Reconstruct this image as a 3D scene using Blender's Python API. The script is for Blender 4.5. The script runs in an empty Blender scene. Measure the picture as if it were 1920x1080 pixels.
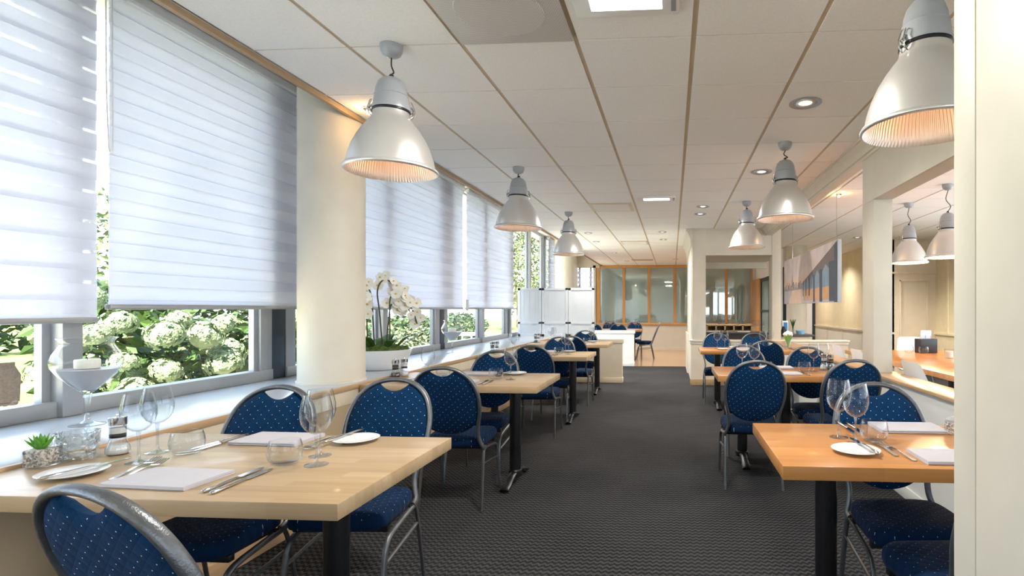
import bpy, bmesh, math, random
from mathutils import Vector, Matrix
R = math.radians
PI = math.pi
C = bpy.context.scene.collection
S = bpy.context.scene

# ------------------------------------------------------------------ camera, world, sun, exposure
cam_d = bpy.data.cameras.new('camera')
cam_d.sensor_width = 36.0
cam_d.lens = 36.0 * 1009.0 / 1920.0
cam_d.shift_x = -(1195.5 - 960.0) / 1920.0
cam_d.shift_y = (578.7 - 540.0) / 1920.0
cam_d.clip_start = 0.02
cam_d.clip_end = 300
cam = bpy.data.objects.new('camera', cam_d)
C.objects.link(cam)
cam.location = (0, 0, 1.31)
cam.rotation_euler = (R(90), 0, 0.0644)
S.camera = cam

S.view_settings.view_transform = 'Standard'
S.view_settings.look = 'None'
S.view_settings.gamma = 1.0
S.view_settings.use_curve_mapping = False
S.view_settings.exposure = 0.90

SKY = 3.0
w = bpy.data.worlds.new('sky')
S.world = w
w.use_nodes = True
nt = w.node_tree
nt.nodes.clear()
o_ = nt.nodes.new('ShaderNodeOutputWorld')
b_ = nt.nodes.new('ShaderNodeBackground')
tc_ = nt.nodes.new('ShaderNodeTexCoord')
sp_ = nt.nodes.new('ShaderNodeSeparateXYZ')
rp_ = nt.nodes.new('ShaderNodeValToRGB')
rp_.color_ramp.elements[0].position = 0.0
rp_.color_ramp.elements[0].color = (0.90, 0.95, 1.0, 1)
rp_.color_ramp.elements[1].position = 0.7
rp_.color_ramp.elements[1].color = (0.50, 0.70, 1.0, 1)
nt.links.new(tc_.outputs['Generated'], sp_.inputs[0])
nt.links.new(sp_.outputs['Z'], rp_.inputs[0])
nt.links.new(rp_.outputs[0], b_.inputs['Color'])
b_.inputs['Strength'].default_value = SKY
nt.links.new(b_.outputs[0], o_.inputs[0])

sun_d = bpy.data.lights.new('sun', 'SUN')
sun_d.energy = 19.0
sun_d.angle = R(1.0)
sun_d.color = (1.0, 0.93, 0.80)
sun = bpy.data.objects.new('sun', sun_d)
C.objects.link(sun)
sun.rotation_euler = Vector((-0.03, 0.64, -0.77)).to_track_quat('-Z', 'Y').to_euler()
sun.location = (0, -10, 12)

CEIL = 2.68


def portal(loc, size, direction):
    d = bpy.data.lights.new('daylight_portal', 'AREA')
    d.shape = 'RECTANGLE'
    d.size, d.size_y = size
    d.cycles.is_portal = True
    o = bpy.data.objects.new('daylight_portal', d)
    C.objects.link(o)
    o.location = loc
    o.rotation_euler = Vector(direction).to_track_quat('-Z', 'Z').to_euler()
    return o


portal((-3.22, 7.0, 1.92), (20.0, 2.2), (1, 0, 0))
portal((3.1, -2.6, 1.65), (3.8, 1.5), (0, 1, 0))
portal((5.35, 3.0, 1.6), (10.5, 1.8), (-1, 0, 0))

# ------------------------------------------------------------------ node helpers and materials


class NT:
    def __init__(s, name):
        s.m = bpy.data.materials.new(name)
        s.m.use_nodes = True
        s.t = s.m.node_tree
        s.t.nodes.clear()
        s.out = s.n('OutputMaterial')

    def n(s, typ, **kw):
        nd = s.t.nodes.new('ShaderNode' + typ)
        for k, v in kw.items():
            if k in nd.bl_rna.properties.keys() and not k.startswith('i_'):
                setattr(nd, k, v)
        return nd

    def l(s, a, b):
        s.t.links.new(a, b)

    def val(s, sock, v):
        if hasattr(v, 'is_output') or isinstance(v, bpy.types.NodeSocket):
            s.l(v, sock)
        else:
            sock.default_value = v

    def math(s, op, a, b=0.0, c=0.0):
        nd = s.n('Math', operation=op)
        s.val(nd.inputs[0], a)
        s.val(nd.inputs[1], b)
        if len(nd.inputs) > 2:
            s.val(nd.inputs[2], c)
        return nd.outputs[0]

    def obj(s, scale=(1, 1, 1), rot=(0, 0, 0)):
        tc = s.n('TexCoord')
        mp = s.n('Mapping')
        mp.inputs['Scale'].default_value = scale
        mp.inputs['Rotation'].default_value = rot
        s.l(tc.outputs['Object'], mp.inputs['Vector'])
        return mp.outputs[0]

    def xyz(s, vec=None):
        if vec is None:
            vec = s.obj()
        sp = s.n('SeparateXYZ')
        s.l(vec, sp.inputs[0])
        return sp.outputs

    def noise(s, vec, scale=5, detail=3, rough=0.5, dist=0.0):
        nd = s.n('TexNoise')
        s.l(vec, nd.inputs['Vector'])
        nd.inputs['Scale'].default_value = scale
        nd.inputs['Detail'].default_value = detail
        nd.inputs['Roughness'].default_value = rough
        nd.inputs['Distortion'].default_value = dist
        return nd.outputs['Fac']

    def ramp(s, fac, *stops):
        nd = s.n('ValToRGB')
        cr = nd.color_ramp
        while len(cr.elements) < len(stops):
            cr.elements.new(0.5)
        for e, (p, c) in zip(cr.elements, stops):
            e.position = p
            e.color = (*c, 1)
        s.l(fac, nd.inputs[0])
        return nd.outputs[0]

    def mix(s, fac, a, b):
        nd = s.n('Mix', data_type='RGBA')
        nd.data_type = 'RGBA'
        s.val(nd.inputs[0], fac)
        for sock, v in ((nd.inputs[6], a), (nd.inputs[7], b)):
            if isinstance(v, tuple):
                sock.default_value = (*v, 1) if len(v) == 3 else v
            else:
                s.l(v, sock)
        return nd.outputs[2]

    def bump(s, h, strength=0.3, dist=0.01):
        nd = s.n('Bump')
        nd.inputs['Strength'].default_value = strength
        nd.inputs['Distance'].default_value = dist
        s.l(h, nd.inputs['Height'])
        return nd.outputs[0]

    def pbr(s, color, rough=0.5, metal=0.0, normal=None, spec=0.5, coat=0.0, sheen=0.0, emit=None, es=0.0, trans=0.0, ior=1.45):
        p = s.n('BsdfPrincipled')
        if isinstance(color, tuple):
            p.inputs['Base Color'].default_value = (*color, 1)
        else:
            s.l(color, p.inputs['Base Color'])
        s.val(p.inputs['Roughness'], rough)
        s.val(p.inputs['Metallic'], metal)
        p.inputs['Specular IOR Level'].default_value = spec
        p.inputs['Coat Weight'].default_value = coat
        p.inputs['Coat Roughness'].default_value = 0.08
        p.inputs['Sheen Weight'].default_value = sheen
        p.inputs['Transmission Weight'].default_value = trans
        p.inputs['IOR'].default_value = ior
        if normal is not None:
            s.l(normal, p.inputs['Normal'])
        if emit:
            p.inputs['Emission Color'].default_value = (*emit, 1)
            p.inputs['Emission Strength'].default_value = es
        return p.outputs[0]

    def done(s, shader):
        s.l(shader, s.out.inputs['Surface'])
        return s.m


def plain(name, color, rough=0.5, metal=0.0, var=0.06, scale=6.0, bump=0.0, bscale=80.0, **kw):
    t = NT(name)
    v = t.obj()
    f = t.noise(v, scale, 3)
    lo = tuple(max(0, c * (1 - var)) for c in color)
    hi = tuple(min(1, c * (1 + var)) for c in color)
    col = t.ramp(f, (0.3, lo), (0.7, hi))
    nrm = t.bump(t.noise(v, bscale, 2), bump, 0.004) if bump else None
    return t.done(t.pbr(col, rough, metal, nrm, **kw))


def wood(name, dark, light, axis=0, rough=0.35, grain=14, plank=0.0, coat=0.0):
    t = NT(name)
    sc = [grain, grain, grain]
    sc[axis] = grain * 0.06
    v = t.obj(tuple(sc))
    f = t.noise(v, 2.2, 5, 0.6, 0.4)
    f2 = t.noise(t.obj(tuple(x * 4 for x in sc)), 3.0, 3)
    ff = t.math('ADD', t.math('MULTIPLY', f, 0.75), t.math('MULTIPLY', f2, 0.25))
    if plank:
        o = t.xyz()
        yy = o['Y'] if axis == 0 else o['X']
        xx = o['X'] if axis == 0 else o['Y']
        row = t.math('FLOOR', t.math('DIVIDE', yy, plank))
        seg = t.math('FLOOR', t.math('ADD', t.math('DIVIDE', xx, plank * 9), t.math('MULTIPLY', row, 0.37)))
        wn = t.n('TexWhiteNoise', noise_dimensions='2D')
        cb = t.n('CombineXYZ')
        t.l(row, cb.inputs[0])
        t.l(seg, cb.inputs[1])
        t.l(cb.outputs[0], wn.inputs['Vector'])
        ff = t.math('ADD', t.math('MULTIPLY', ff, 0.75), t.math('MULTIPLY', wn.outputs['Value'], 0.25))
    col = t.ramp(ff, (0.25, dark), (0.75, light))
    return t.done(t.pbr(col, rough, 0, t.bump(f2, 0.08, 0.002), coat=coat))


M = {}
# ceiling tile: fine speckle
t = NT('ceiling_tile')
v = t.obj()
f = t.noise(v, 90, 2)
M['tile'] = t.done(t.pbr(t.ramp(f, (0.3, (0.88, 0.865, 0.835)), (0.6, (0.92, 0.91, 0.885))), 0.9, 0, t.bump(f, 0.15, 0.003), spec=0.2))
M['tee'] = plain('tee_bar', (0.58, 0.47, 0.33), 0.5)
M['trimwood'] = wood('ceiling_trim_wood', (0.36, 0.24, 0.13), (0.50, 0.36, 0.21), 1, 0.5)
M['white'] = plain('white_paint', (0.80, 0.79, 0.77), 0.5, 0, 0.02)
M['cream'] = plain('cream_paint', (0.66, 0.61, 0.51), 0.5, 0, 0.03)
M['beige'] = plain('beige_paint', (0.72, 0.62, 0.47), 0.55, 0, 0.03)
M['yellowwall'] = plain('ochre_wall', (0.80, 0.70, 0.48), 0.6, 0, 0.04)
M['tan'] = plain('tan_panel', (0.56, 0.42, 0.27), 0.55, 0, 0.04)
M['palewall'] = plain('pale_half_wall', (0.74, 0.74, 0.70), 0.5, 0, 0.02)
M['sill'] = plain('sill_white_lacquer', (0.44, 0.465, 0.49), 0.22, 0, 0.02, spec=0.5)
M['alu'] = plain('window_aluminium', (0.34, 0.35, 0.36), 0.4, 0.35, 0.03)
M['darkpost'] = plain('dark_mullion', (0.035, 0.05, 0.065), 0.35, 0.2)
M['orangewood'] = wood('orange_pine', (0.50, 0.24, 0.07), (0.68, 0.38, 0.14), 2, 0.35)
M['oak'] = wood('oak_top_window_paled', (0.33, 0.215, 0.11), (0.48, 0.345, 0.205), 0, 0.38, 9, 0.05, 0.10)  # paled and greyed: window reflection put into the wood colour
M['oakside'] = M['oak']
M['honey'] = wood('honey_oak_top', (0.40, 0.165, 0.045), (0.56, 0.26, 0.08), 0, 0.28, 9, 0.05, 0.3)
M['caporange'] = wood('wood_cap', (0.42, 0.26, 0.135), (0.54, 0.365, 0.215), 1, 0.3, 8)
M['woodfloor'] = wood('parquet', (0.36, 0.20, 0.10), (0.52, 0.32, 0.17), 0, 0.2, 8, 0.09, 0.4)
M['blackiron'] = plain('black_cast_iron', (0.012, 0.012, 0.014), 0.35, 0.3, 0.2, 20, 0.2, 150)
M['greymetal'] = plain('grey_hammered_metal', (0.15, 0.158, 0.17), 0.38, 0.75, 0.1, 60, 0.25, 220)
M['steel'] = plain('polished_steel', (0.60, 0.59, 0.58), 0.14, 1.0, 0.03)
M['alushade'] = plain('spun_aluminium', (0.72, 0.71, 0.69), 0.34, 0.75, 0.04, 3)
M['greypaint'] = plain('grey_enamel', (0.36, 0.38, 0.41), 0.35, 0.1, 0.03)
M['whiteplastic'] = plain('white_plastic', (0.82, 0.82, 0.82), 0.35, 0, 0.02)
M['porcelain'] = plain('white_porcelain', (0.74, 0.74, 0.74), 0.12, 0, 0.01)
M['napkin'] = plain('white_linen', (0.50, 0.48, 0.51), 0.85, 0, 0.02, 30, 0.2, 400)
M['blackplastic'] = plain('black_plastic', (0.015, 0.015, 0.018), 0.35)
M['cable'] = plain('dark_cable', (0.03, 0.025, 0.02), 0.5)
M['palecard'] = plain('pale_blue_card', (0.45, 0.58, 0.78), 0.4)
M['blue'] = plain('bright_blue_card', (0.02, 0.22, 0.62), 0.4)
M['screen'] = plain('folding_screen_white', (0.55, 0.59, 0.64), 0.5, 0, 0.02)
M['darkcounter'] = plain('dark_counter', (0.05, 0.045, 0.042), 0.4)
M['leafdark'] = plain('orchid_leaf', (0.05, 0.12, 0.025), 0.35, 0, 0.3, 12)
M['moss'] = plain('moss_green', (0.055, 0.095, 0.015), 0.8, 0, 0.5, 40, 0.6, 120)
M['stemgreen'] = plain('orchid_stem', (0.05, 0.05, 0.03), 0.5, 0, 0.2)
M['petal'] = plain('white_petal', (0.86, 0.84, 0.78), 0.5, 0, 0.03)
M['petalyellow'] = plain('petal_throat', (0.75, 0.55, 0.15), 0.5)
M['salt'] = plain('white_salt', (0.85, 0.84, 0.82), 0.9, 0, 0.05, 300)
M['pepper'] = plain('dark_peppercorns', (0.035, 0.025, 0.02), 0.7, 0, 0.6, 300)
M['wax'] = plain('white_wax', (0.85, 0.82, 0.74), 0.4)
M['water'] = plain('grey_sand_fill', (0.50, 0.50, 0.53), 0.3)
M['lens_glow'] = None


def emis(name, col, st):
    t = NT(name)
    e = t.n('Emission')
    e.inputs[0].default_value = (*col, 1)
    e.inputs[1].default_value = st
    return t.done(e.outputs[0])


M['led'] = emis('led_panel_light', (1.0, 0.97, 0.86), 3.0)
M['bulbwarm'] = emis('warm_bulb', (1.0, 0.36, 0.12), 3.0)
M['spotglow'] = emis('downlight_lamp', (1.0, 0.97, 0.92), 1.0)
M['spotwarm'] = emis('halogen_lamp', (1.0, 0.75, 0.4), 8.0)


def thin_glass(name, tint=(0.97, 0.98, 0.98), ior=1.45, rough=0.0, base=0.0):
    t = NT(name)
    tr = t.n('BsdfTransparent')
    tr.inputs[0].default_value = (*tint, 1)
    gl = t.n('BsdfGlossy')
    gl.inputs['Roughness'].default_value = rough
    fr = t.n('LayerWeight')
    fr.inputs[0].default_value = 0.5
    fac = t.math('ADD', t.math('MULTIPLY', t.math('POWER', fr.outputs['Facing'], 3.6), ior - 1.0), 0.018 + base)
    fac = t.math('MINIMUM', fac, 0.9)
    mx = t.n('MixShader')
    t.l(fac, mx.inputs[0])
    t.l(tr.outputs[0], mx.inputs[1])
    t.l(gl.outputs[0], mx.inputs[2])
    return t.done(mx.outputs[0])


M['pane'] = thin_glass('window_pane', (0.93, 0.96, 0.96), 1.6)
M['glass'] = thin_glass('drinking_glass', (0.96, 0.968, 0.972), 1.85, 0.0, 0.0)
M['stem'] = thin_glass('glass_stem', (0.88, 0.90, 0.92), 1.6, 0.03, 0.14)

# cut-glass tumbler
t = NT('cut_glass')
vo = t.n('TexVoronoi')
vo.feature = 'DISTANCE_TO_EDGE'
t.l(t.obj(), vo.inputs['Vector'])
vo.inputs['Scale'].default_value = 55
bp = t.bump(vo.outputs['Distance'], 0.9, 0.01)
tr = t.n('BsdfTransparent'); tr.inputs[0].default_value = (0.93, 0.95, 0.96, 1)
gl = t.n('BsdfGlossy'); gl.inputs['Roughness'].default_value = 0.04; t.l(bp, gl.inputs['Normal'])
lw = t.n('LayerWeight'); lw.inputs[0].default_value = 0.45; t.l(bp, lw.inputs['Normal'])
mx = t.n('MixShader'); t.l(lw.outputs['Facing'], mx.inputs[0]); t.l(tr.outputs[0], mx.inputs[1]); t.l(gl.outputs[0], mx.inputs[2])
M['cutglass'] = t.done(mx.outputs[0])

# prismatic ribbed refractor inside the pendants
t = NT('ribbed_reflector')
o = t.xyz()
ang = t.math('ARCTAN2', o['Y'], o['X'])
rib = t.math('SINE', t.math('MULTIPLY', ang, 90.0))
M['ribbed'] = t.done(t.pbr((0.74, 0.72, 0.70), 0.38, 0.5, t.bump(rib, 0.5, 0.003)))

# office-style partition glass, greenish and mirror-like
t = NT('tinted_partition_glass')
df = t.n('BsdfDiffuse'); df.inputs[0].default_value = (0.25, 0.32, 0.305, 1)
gl = t.n('BsdfGlossy'); gl.inputs['Roughness'].default_value = 0.02; gl.inputs[0].default_value = (0.85, 0.95, 0.92, 1)
mx = t.n('MixShader'); mx.inputs[0].default_value = 0.24
t.l(df.outputs[0], mx.inputs[1]); t.l(gl.outputs[0], mx.inputs[2])
M['tintglass'] = t.done(mx.outputs[0])

# carpet: rows of small wavy ridges
t = NT('charcoal_carpet')
o = t.xyz()
wob = t.math('MULTIPLY', t.math('SINE', t.math('MULTIPLY', o['X'], 2 * PI / 0.036)), 0.0075)
yy = t.math('ADD', o['Y'], wob)
nz = t.noise(t.obj(), 130, 3)
rid = t.math('SINE', t.math('ADD', t.math('MULTIPLY', yy, 2 * PI / 0.040), t.math('MULTIPLY', nz, 3.6)))
h = t.math('ADD', t.math('MULTIPLY', rid, 0.5), t.math('MULTIPLY', nz, 0.9))
big = t.noise(t.obj(), 1.1, 3)
hh = t.math('ADD', t.math('MULTIPLY', h, 0.3), t.math('MULTIPLY', big, 0.25))
col = t.ramp(hh, (0.05, (0.008, 0.008, 0.009)), (0.55, (0.105, 0.106, 0.114)))
M['carpet'] = t.done(t.pbr(col, 0.95, 0, t.bump(h, 1.0, 0.010), spec=0.15))


def fabric(name, base, dot, ax):
    t = NT(name)
    o = t.xyz()
    x = o['X']
    z = o[ax]
    v_ = t.math('DIVIDE', z, 0.0176)
    j = t.math('ROUND', v_)
    fv = t.math('MULTIPLY', t.math('SUBTRACT', v_, j), 0.0176)
    u_ = t.math('SUBTRACT', t.math('DIVIDE', x, 0.052), t.math('MULTIPLY', j, 0.42))
    fu = t.math('MULTIPLY', t.math('SUBTRACT', u_, t.math('ROUND', u_)), 0.052)
    d = t.math('SQRT', t.math('ADD', t.math('MULTIPLY', fu, fu), t.math('MULTIPLY', fv, fv)))
    isdot = t.math('LESS_THAN', d, 0.0015)
    nz = t.noise(t.obj(), 260, 2)
    bl = t.noise(t.obj(), 9, 2)
    lo = tuple(c * 0.7 for c in base)
    hi = tuple(c * 1.35 for c in base)
    c0 = t.ramp(t.math('ADD', t.math('MULTIPLY', nz, 0.5), t.math('MULTIPLY', bl, 0.5)), (0.3, lo), (0.7, hi))
    q1 = t.math('ABSOLUTE', t.math('SINE', t.math('MULTIPLY', t.math('ADD', x, t.math('MULTIPLY', z, 1.1)), PI / 0.05)))
    q2 = t.math('ABSOLUTE', t.math('SINE', t.math('MULTIPLY', t.math('SUBTRACT', x, t.math('MULTIPLY', z, 1.1)), PI / 0.05)))
    quilt = t.math('POWER', t.math('MULTIPLY', q1, q2), 0.4)
    nrm = t.bump(t.math('ADD', quilt, t.math('MULTIPLY', nz, 0.35)), 0.45, 0.004)
    return t.done(t.pbr(t.mix(isdot, c0, dot), 0.85, 0, nrm, spec=0.1, sheen=0.03))


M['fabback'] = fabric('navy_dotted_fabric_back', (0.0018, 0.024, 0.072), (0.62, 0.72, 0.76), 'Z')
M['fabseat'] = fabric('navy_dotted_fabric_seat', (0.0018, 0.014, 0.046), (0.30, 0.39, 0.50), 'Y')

# gravel in the succulent cube
t = NT('fine_gravel')
vo = t.n('TexVoronoi'); t.l(t.obj(), vo.inputs['Vector']); vo.inputs['Scale'].default_value = 160
M['gravel'] = t.done(t.pbr(t.ramp(vo.outputs['Color'], (0.2, (0.18, 0.15, 0.12)), (0.8, (0.62, 0.58, 0.52))), 0.7, 0, t.bump(vo.outputs['Distance'], 0.8, 0.004)))


def blind_mat(name, period, frac, shift):
    t = NT(name)
    o = t.xyz()
    ph = t.math('FRACT', t.math('ADD', t.math('DIVIDE', o['Z'], period), shift))
    sheer = t.math('GREATER_THAN', ph, frac)
    weave = t.noise(t.obj((1, 30, 400)), 3, 2)
    cc = t.ramp(weave, (0.2, (0.70, 0.735, 0.84)), (0.8, (0.80, 0.825, 0.90)))
    df = t.n('BsdfDiffuse'); t.l(cc, df.inputs[0])
    tl = t.n('BsdfTranslucent'); t.l(cc, tl.inputs[0])
    m1 = t.n('MixShader'); m1.inputs[0].default_value = 0.28
    t.l(df.outputs[0], m1.inputs[1]); t.l(tl.outputs[0], m1.inputs[2])
    tr = t.n('BsdfTransparent')
    m2 = t.n('MixShader')
    t.l(t.math('MULTIPLY', sheer, 0.4), m2.inputs[0])
    t.l(m1.outputs[0], m2.inputs[1]); t.l(tr.outputs[0], m2.inputs[2])
    return t.done(m2.outputs[0])


M['blind_a'] = blind_mat('zebra_blind_front', 0.150, 0.552, 0.0)
M['blind_b'] = blind_mat('zebra_blind_rear', 0.150, 0.552, 0.5)
M['blind_c'] = blind_mat('zebra_blind_rear_open', 0.150, 0.50, 0.34)

# exterior
t = NT('lawn')
f = t.noise(t.obj(), 0.35, 4)
f2 = t.noise(t.obj(), 40, 2)
ff = t.math('ADD', t.math('MULTIPLY', f, 0.7), t.math('MULTIPLY', f2, 0.3))
M['lawn'] = t.done(t.pbr(t.ramp(ff, (0.35, (0.10, 0.15, 0.035)), (0.65, (0.24, 0.25, 0.09))), 0.9, 0, t.bump(f2, 0.6, 0.03), spec=0.1))
M['paving'] = plain('sandy_paving', (0.62, 0.56, 0.43), 0.9, 0, 0.08, 2)
M['leaf'] = plain('hydrangea_leaf', (0.036, 0.074, 0.013), 0.5, 0, 0.4, 3)
M['bloom'] = plain('hydrangea_bloom', (0.22, 0.28, 0.155), 0.8, 0, 0.12, 30)
M['twig'] = plain('twig', (0.16, 0.11, 0.06), 0.8)
M['hedge'] = plain('hedge_leaf', (0.025, 0.05, 0.016), 0.7, 0, 0.4, 3)
M['treeleaf'] = plain('yellow_green_leaf', (0.10, 0.13, 0.04), 0.7, 0, 0.3, 2)
M['wicker'] = plain('brown_wicker', (0.035, 0.026, 0.022), 0.7, 0, 0.3, 40, 0.5, 90)

# ------------------------------------------------------------------ geometry helpers


def bm_box(bm, x0, x1, y0, y1, z0, z1, bev=0.0, seg=2, mat=0):
    vs = [bm.verts.new(p) for p in ((x0, y0, z0), (x1, y0, z0), (x1, y1, z0), (x0, y1, z0), (x0, y0, z1), (x1, y0, z1), (x1, y1, z1), (x0, y1, z1))]
    fs = []
    for q in ((0, 3, 2, 1), (4, 5, 6, 7), (0, 1, 5, 4), (1, 2, 6, 5), (2, 3, 7, 6), (3, 0, 4, 7)):
        f = bm.faces.new([vs[i] for i in q])
        f.material_index = mat
        fs.append(f)
    if bev > 0:
        es = list({e for f in fs for e in f.edges})
        r = bmesh.ops.bevel(bm, geom=es, offset=bev, segments=seg, affect='EDGES', profile=0.5)
        for f in r['faces']:
            f.material_index = mat
    return vs


def bm_quad(bm, pts, mat=0):
    f = bm.faces.new([bm.verts.new(p) for p in pts])
    f.material_index = mat
    return f


def bm_lathe(bm, prof, seg=32, cx=0, cy=0, cz=0, mat=0, cap=False):
    rings = []
    for (r, z) in prof:
        if r < 1e-5:
            rings.append([bm.verts.new((cx, cy, cz + z))])
        else:
            rings.append([bm.verts.new((cx + r * math.cos(2 * PI * k / seg), cy + r * math.sin(2 * PI * k / seg), cz + z)) for k in range(seg)])
    for i, (a, b) in enumerate(zip(rings[:-1], rings[1:])):
        m = mat[i] if isinstance(mat, (list, tuple)) else mat
        for k in range(seg):
            k2 = (k + 1) % seg
            if len(a) == 1 and len(b) == 1:
                continue
            if len(a) == 1:
                f = bm.faces.new((a[0], b[k2], b[k]))
            elif len(b) == 1:
                f = bm.faces.new((a[k], a[k2], b[0]))
            else:
                f = bm.faces.new((a[k], a[k2], b[k2], b[k]))
            f.material_index = m
    return rings


def crom(pts, n=6, closed=False):
    P = [Vector(p) for p in pts]
    out = []
    N = len(P)
    rng = range(N) if closed else range(N - 1)
    for i in rng:
        p0 = P[(i - 1) % N] if (closed or i > 0) else P[0] * 2 - P[1]
        p1 = P[i]
        p2 = P[(i + 1) % N]
        p3 = P[(i + 2) % N] if (closed or i + 2 < N) else P[-1] * 2 - P[-2]
        for k in range(n):
            s = k / n
            out.append(0.5 * ((2 * p1) + (-p0 + p2) * s + (2 * p0 - 5 * p1 + 4 * p2 - p3) * s * s + (-p0 + 3 * p1 - 3 * p2 + p3) * s ** 3))
    if not closed:
        out.append(P[-1])
    return out


def bm_tube(bm, path, ra, rb=None, seg=10, up=None, closed=False, cap=True, mat=0):
    """tube along a path; section is an ellipse: ra along 'up', rb sideways. radii may be lists"""
    P = [Vector(p) for p in path]
    n = len(P)
    rings = []
    prev = None
    for i in range(n):
        if closed:
            tg = P[(i + 1) % n] - P[i - 1]
        else:
            tg = P[min(i + 1, n - 1)] - P[max(i - 1, 0)]
        tg.normalize()
        if up is not None:
            u = Vector(up)
            u = u - tg * u.dot(tg)
            if u.length < 1e-4:
                u = prev or tg.orthogonal()
        elif prev is None:
            u = tg.orthogonal()
        else:
            u = prev - tg * prev.dot(tg)
        u.normalize()
        prev = u
        s = tg.cross(u)
        a = ra[i] if isinstance(ra, (list, tuple)) else ra
        b = (rb[i] if isinstance(rb, (list, tuple)) else rb) if rb is not None else a
        rings.append([bm.verts.new(P[i] + u * (a * math.cos(2 * PI * k / seg)) + s * (b * math.sin(2 * PI * k / seg))) for k in range(seg)])
    pr = list(zip(rings[:-1], rings[1:]))
    if closed:
        pr.append((rings[-1], rings[0]))
    for A, B in pr:
        for k in range(seg):
            k2 = (k + 1) % seg
            bm.faces.new((A[k], A[k2], B[k2], B[k])).material_index = mat
    if cap and not closed:
        bm.faces.new(list(reversed(rings[0]))).material_index = mat
        bm.faces.new(rings[-1]).material_index = mat
    return rings


def bm_prism(bm, poly, z0, z1, mat=0):
    """poly: list of (x,y)"""
    a = [bm.verts.new((x, y, z0)) for x, y in poly]
    b = [bm.verts.new((x, y, z1)) for x, y in poly]
    n = len(poly)
    bm.faces.new(list(reversed(a))).material_index = mat
    bm.faces.new(b).material_index = mat
    for k in range(n):
        k2 = (k + 1) % n
        bm.faces.new((a[k], a[k2], b[k2], b[k])).material_index = mat


def obj(name, bm, mats, parent=None, smooth=35, loc=None, rot=None):
    bmesh.ops.recalc_face_normals(bm, faces=bm.faces)
    me = bpy.data.meshes.new(name)
    bm.to_mesh(me)
    bm.free()
    if not isinstance(mats, (list, tuple)):
        mats = [mats]
    for m in mats:
        me.materials.append(m)
    if smooth:
        me.shade_smooth()
        me.set_sharp_from_angle(angle=R(smooth))
    o = bpy.data.objects.new(name, me)
    C.objects.link(o)
    if parent is not None:
        o.parent = parent
    if loc:
        o.location = loc
    if rot:
        o.rotation_euler = rot
    return o


def tag(o, label, cat, group=None, kind=None):
    o['label'] = label
    o['category'] = cat
    if group:
        o['group'] = group
    if kind:
        o['kind'] = kind
    return o


def thing(name, label, cat, loc=(0, 0, 0), rz=0, group=None):
    o = bpy.data.objects.new(name, None)
    o.empty_display_size = 0.1
    C.objects.link(o)
    o.location = loc
    o.rotation_euler = (0, 0, rz)
    return tag(o, label, cat, group)


def struct(name, bm, m, parent=None, smooth=35, **kw):
    o = obj(name, bm, m, parent, smooth, **kw)
    o['kind'] = 'structure'
    return o


def dup(root, loc, rz, label, group=None):
    def cp(o, par):
        c = o.copy()
        C.objects.link(c)
        if par is not None:
            c.parent = par
        for ch in list(o.children):
            cp(ch, c)
        return c
    r = cp(root, None)
    r.location = loc
    r.rotation_euler = (0, 0, rz)
    r['label'] = label
    if group:
        r['group'] = group
    return r


def NB():
    return bmesh.new()


def boxobj(fn, name, m, *boxes, parent=None, bev=0.0, **kw):
    bm = NB()
    for b in boxes:
        bm_box(bm, *b, bev=bev)
    return fn(name, bm, m, parent, **kw)

# ------------------------------------------------------------------ room shell
boxobj(struct, 'floor', M['carpet'], (-2.30, 5.3, -2.6, 12.22, -0.12, 0.0))
boxobj(struct, 'floor_parquet', M['woodfloor'], (-3.12, 5.3, 12.22, 17.2, -0.12, 0.002))

# tiled ceiling: tiles hang a few millimetres below the wide bars that run the length of the room
bm = NB()
XB = [0.108 + 0.6 * k for k in range(-4, 9)]
bm_box(bm, -2.235, 5.3, -2.6, 17.2, CEIL + 0.006, CEIL + 0.03, mat=1)
xs = [-2.235] + [x for x in XB if -2.2 < x < 5.2] + [5.3]
ys = [2.72 + 0.6 * k for k in range(-9, 25)]
for a, b in zip(xs[:-1], xs[1:]):
    for c, d in zip(ys[:-1], ys[1:]):
        if d > 17.3:
            continue
        bm_box(bm, a + 0.013, b - 0.013, c + 0.007, d - 0.007, CEIL, CEIL + 0.008)
struct('ceiling', bm, [M['tile'], M['tee']], smooth=0)
boxobj(struct, 'ceiling_soffit', M['white'], (-3.3, -2.235, -2.6, 17.3, 3.0, 3.06), (-2.235, -2.215, -2.6, 17.3, CEIL, 3.0), smooth=0)
boxobj(struct, 'trim_1', M['trimwood'], (-2.262, -2.234, -2.6, 3.66, 2.652, CEIL + 0.004), smooth=0)
boxobj(struct, 'trim_2', M['trimwood'], (-2.262, -2.234, 3.66, 17.0, 2.652, CEIL + 0.004), smooth=0)
boxobj(struct, 'roof', M['white'], (-3.3, 5.5, -2.8, 17.6, 3.06, 3.2), smooth=0)

# low wall and deep sill under the left windows
boxobj(struct, 'wall_left', M['beige'], (-2.29, -2.21, -2.6, 9.45, 0.0, 0.745), (-3.2, -3.02, -2.6, 17.2, -0.2, 0.75), smooth=0)
bm = NB()
for k in range(9):
    y0 = -2.4 + k * 1.32
    bm_box(bm, -2.215, -2.203, y0, y0 + 1.314, 0.06, 0.66, 0.002)
struct('trim_3', bm, M['tan'], smooth=0)
boxobj(struct, 'baseboard_left', M['caporange'], (-2.205, -2.185, -2.6, 9.45, 0.0, 0.09), bev=0.006)
boxobj(struct, 'trim_4', M['beige'], (-2.215, -2.20, -2.6, 9.45, 0.66, 0.75), smooth=0)
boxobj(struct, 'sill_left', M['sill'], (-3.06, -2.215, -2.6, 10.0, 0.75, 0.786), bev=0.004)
boxobj(struct, 'sill_nosing', M['caporange'], (-2.215, -2.193, -2.6, 9.45, 0.75, 0.787), bev=0.006)

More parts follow.
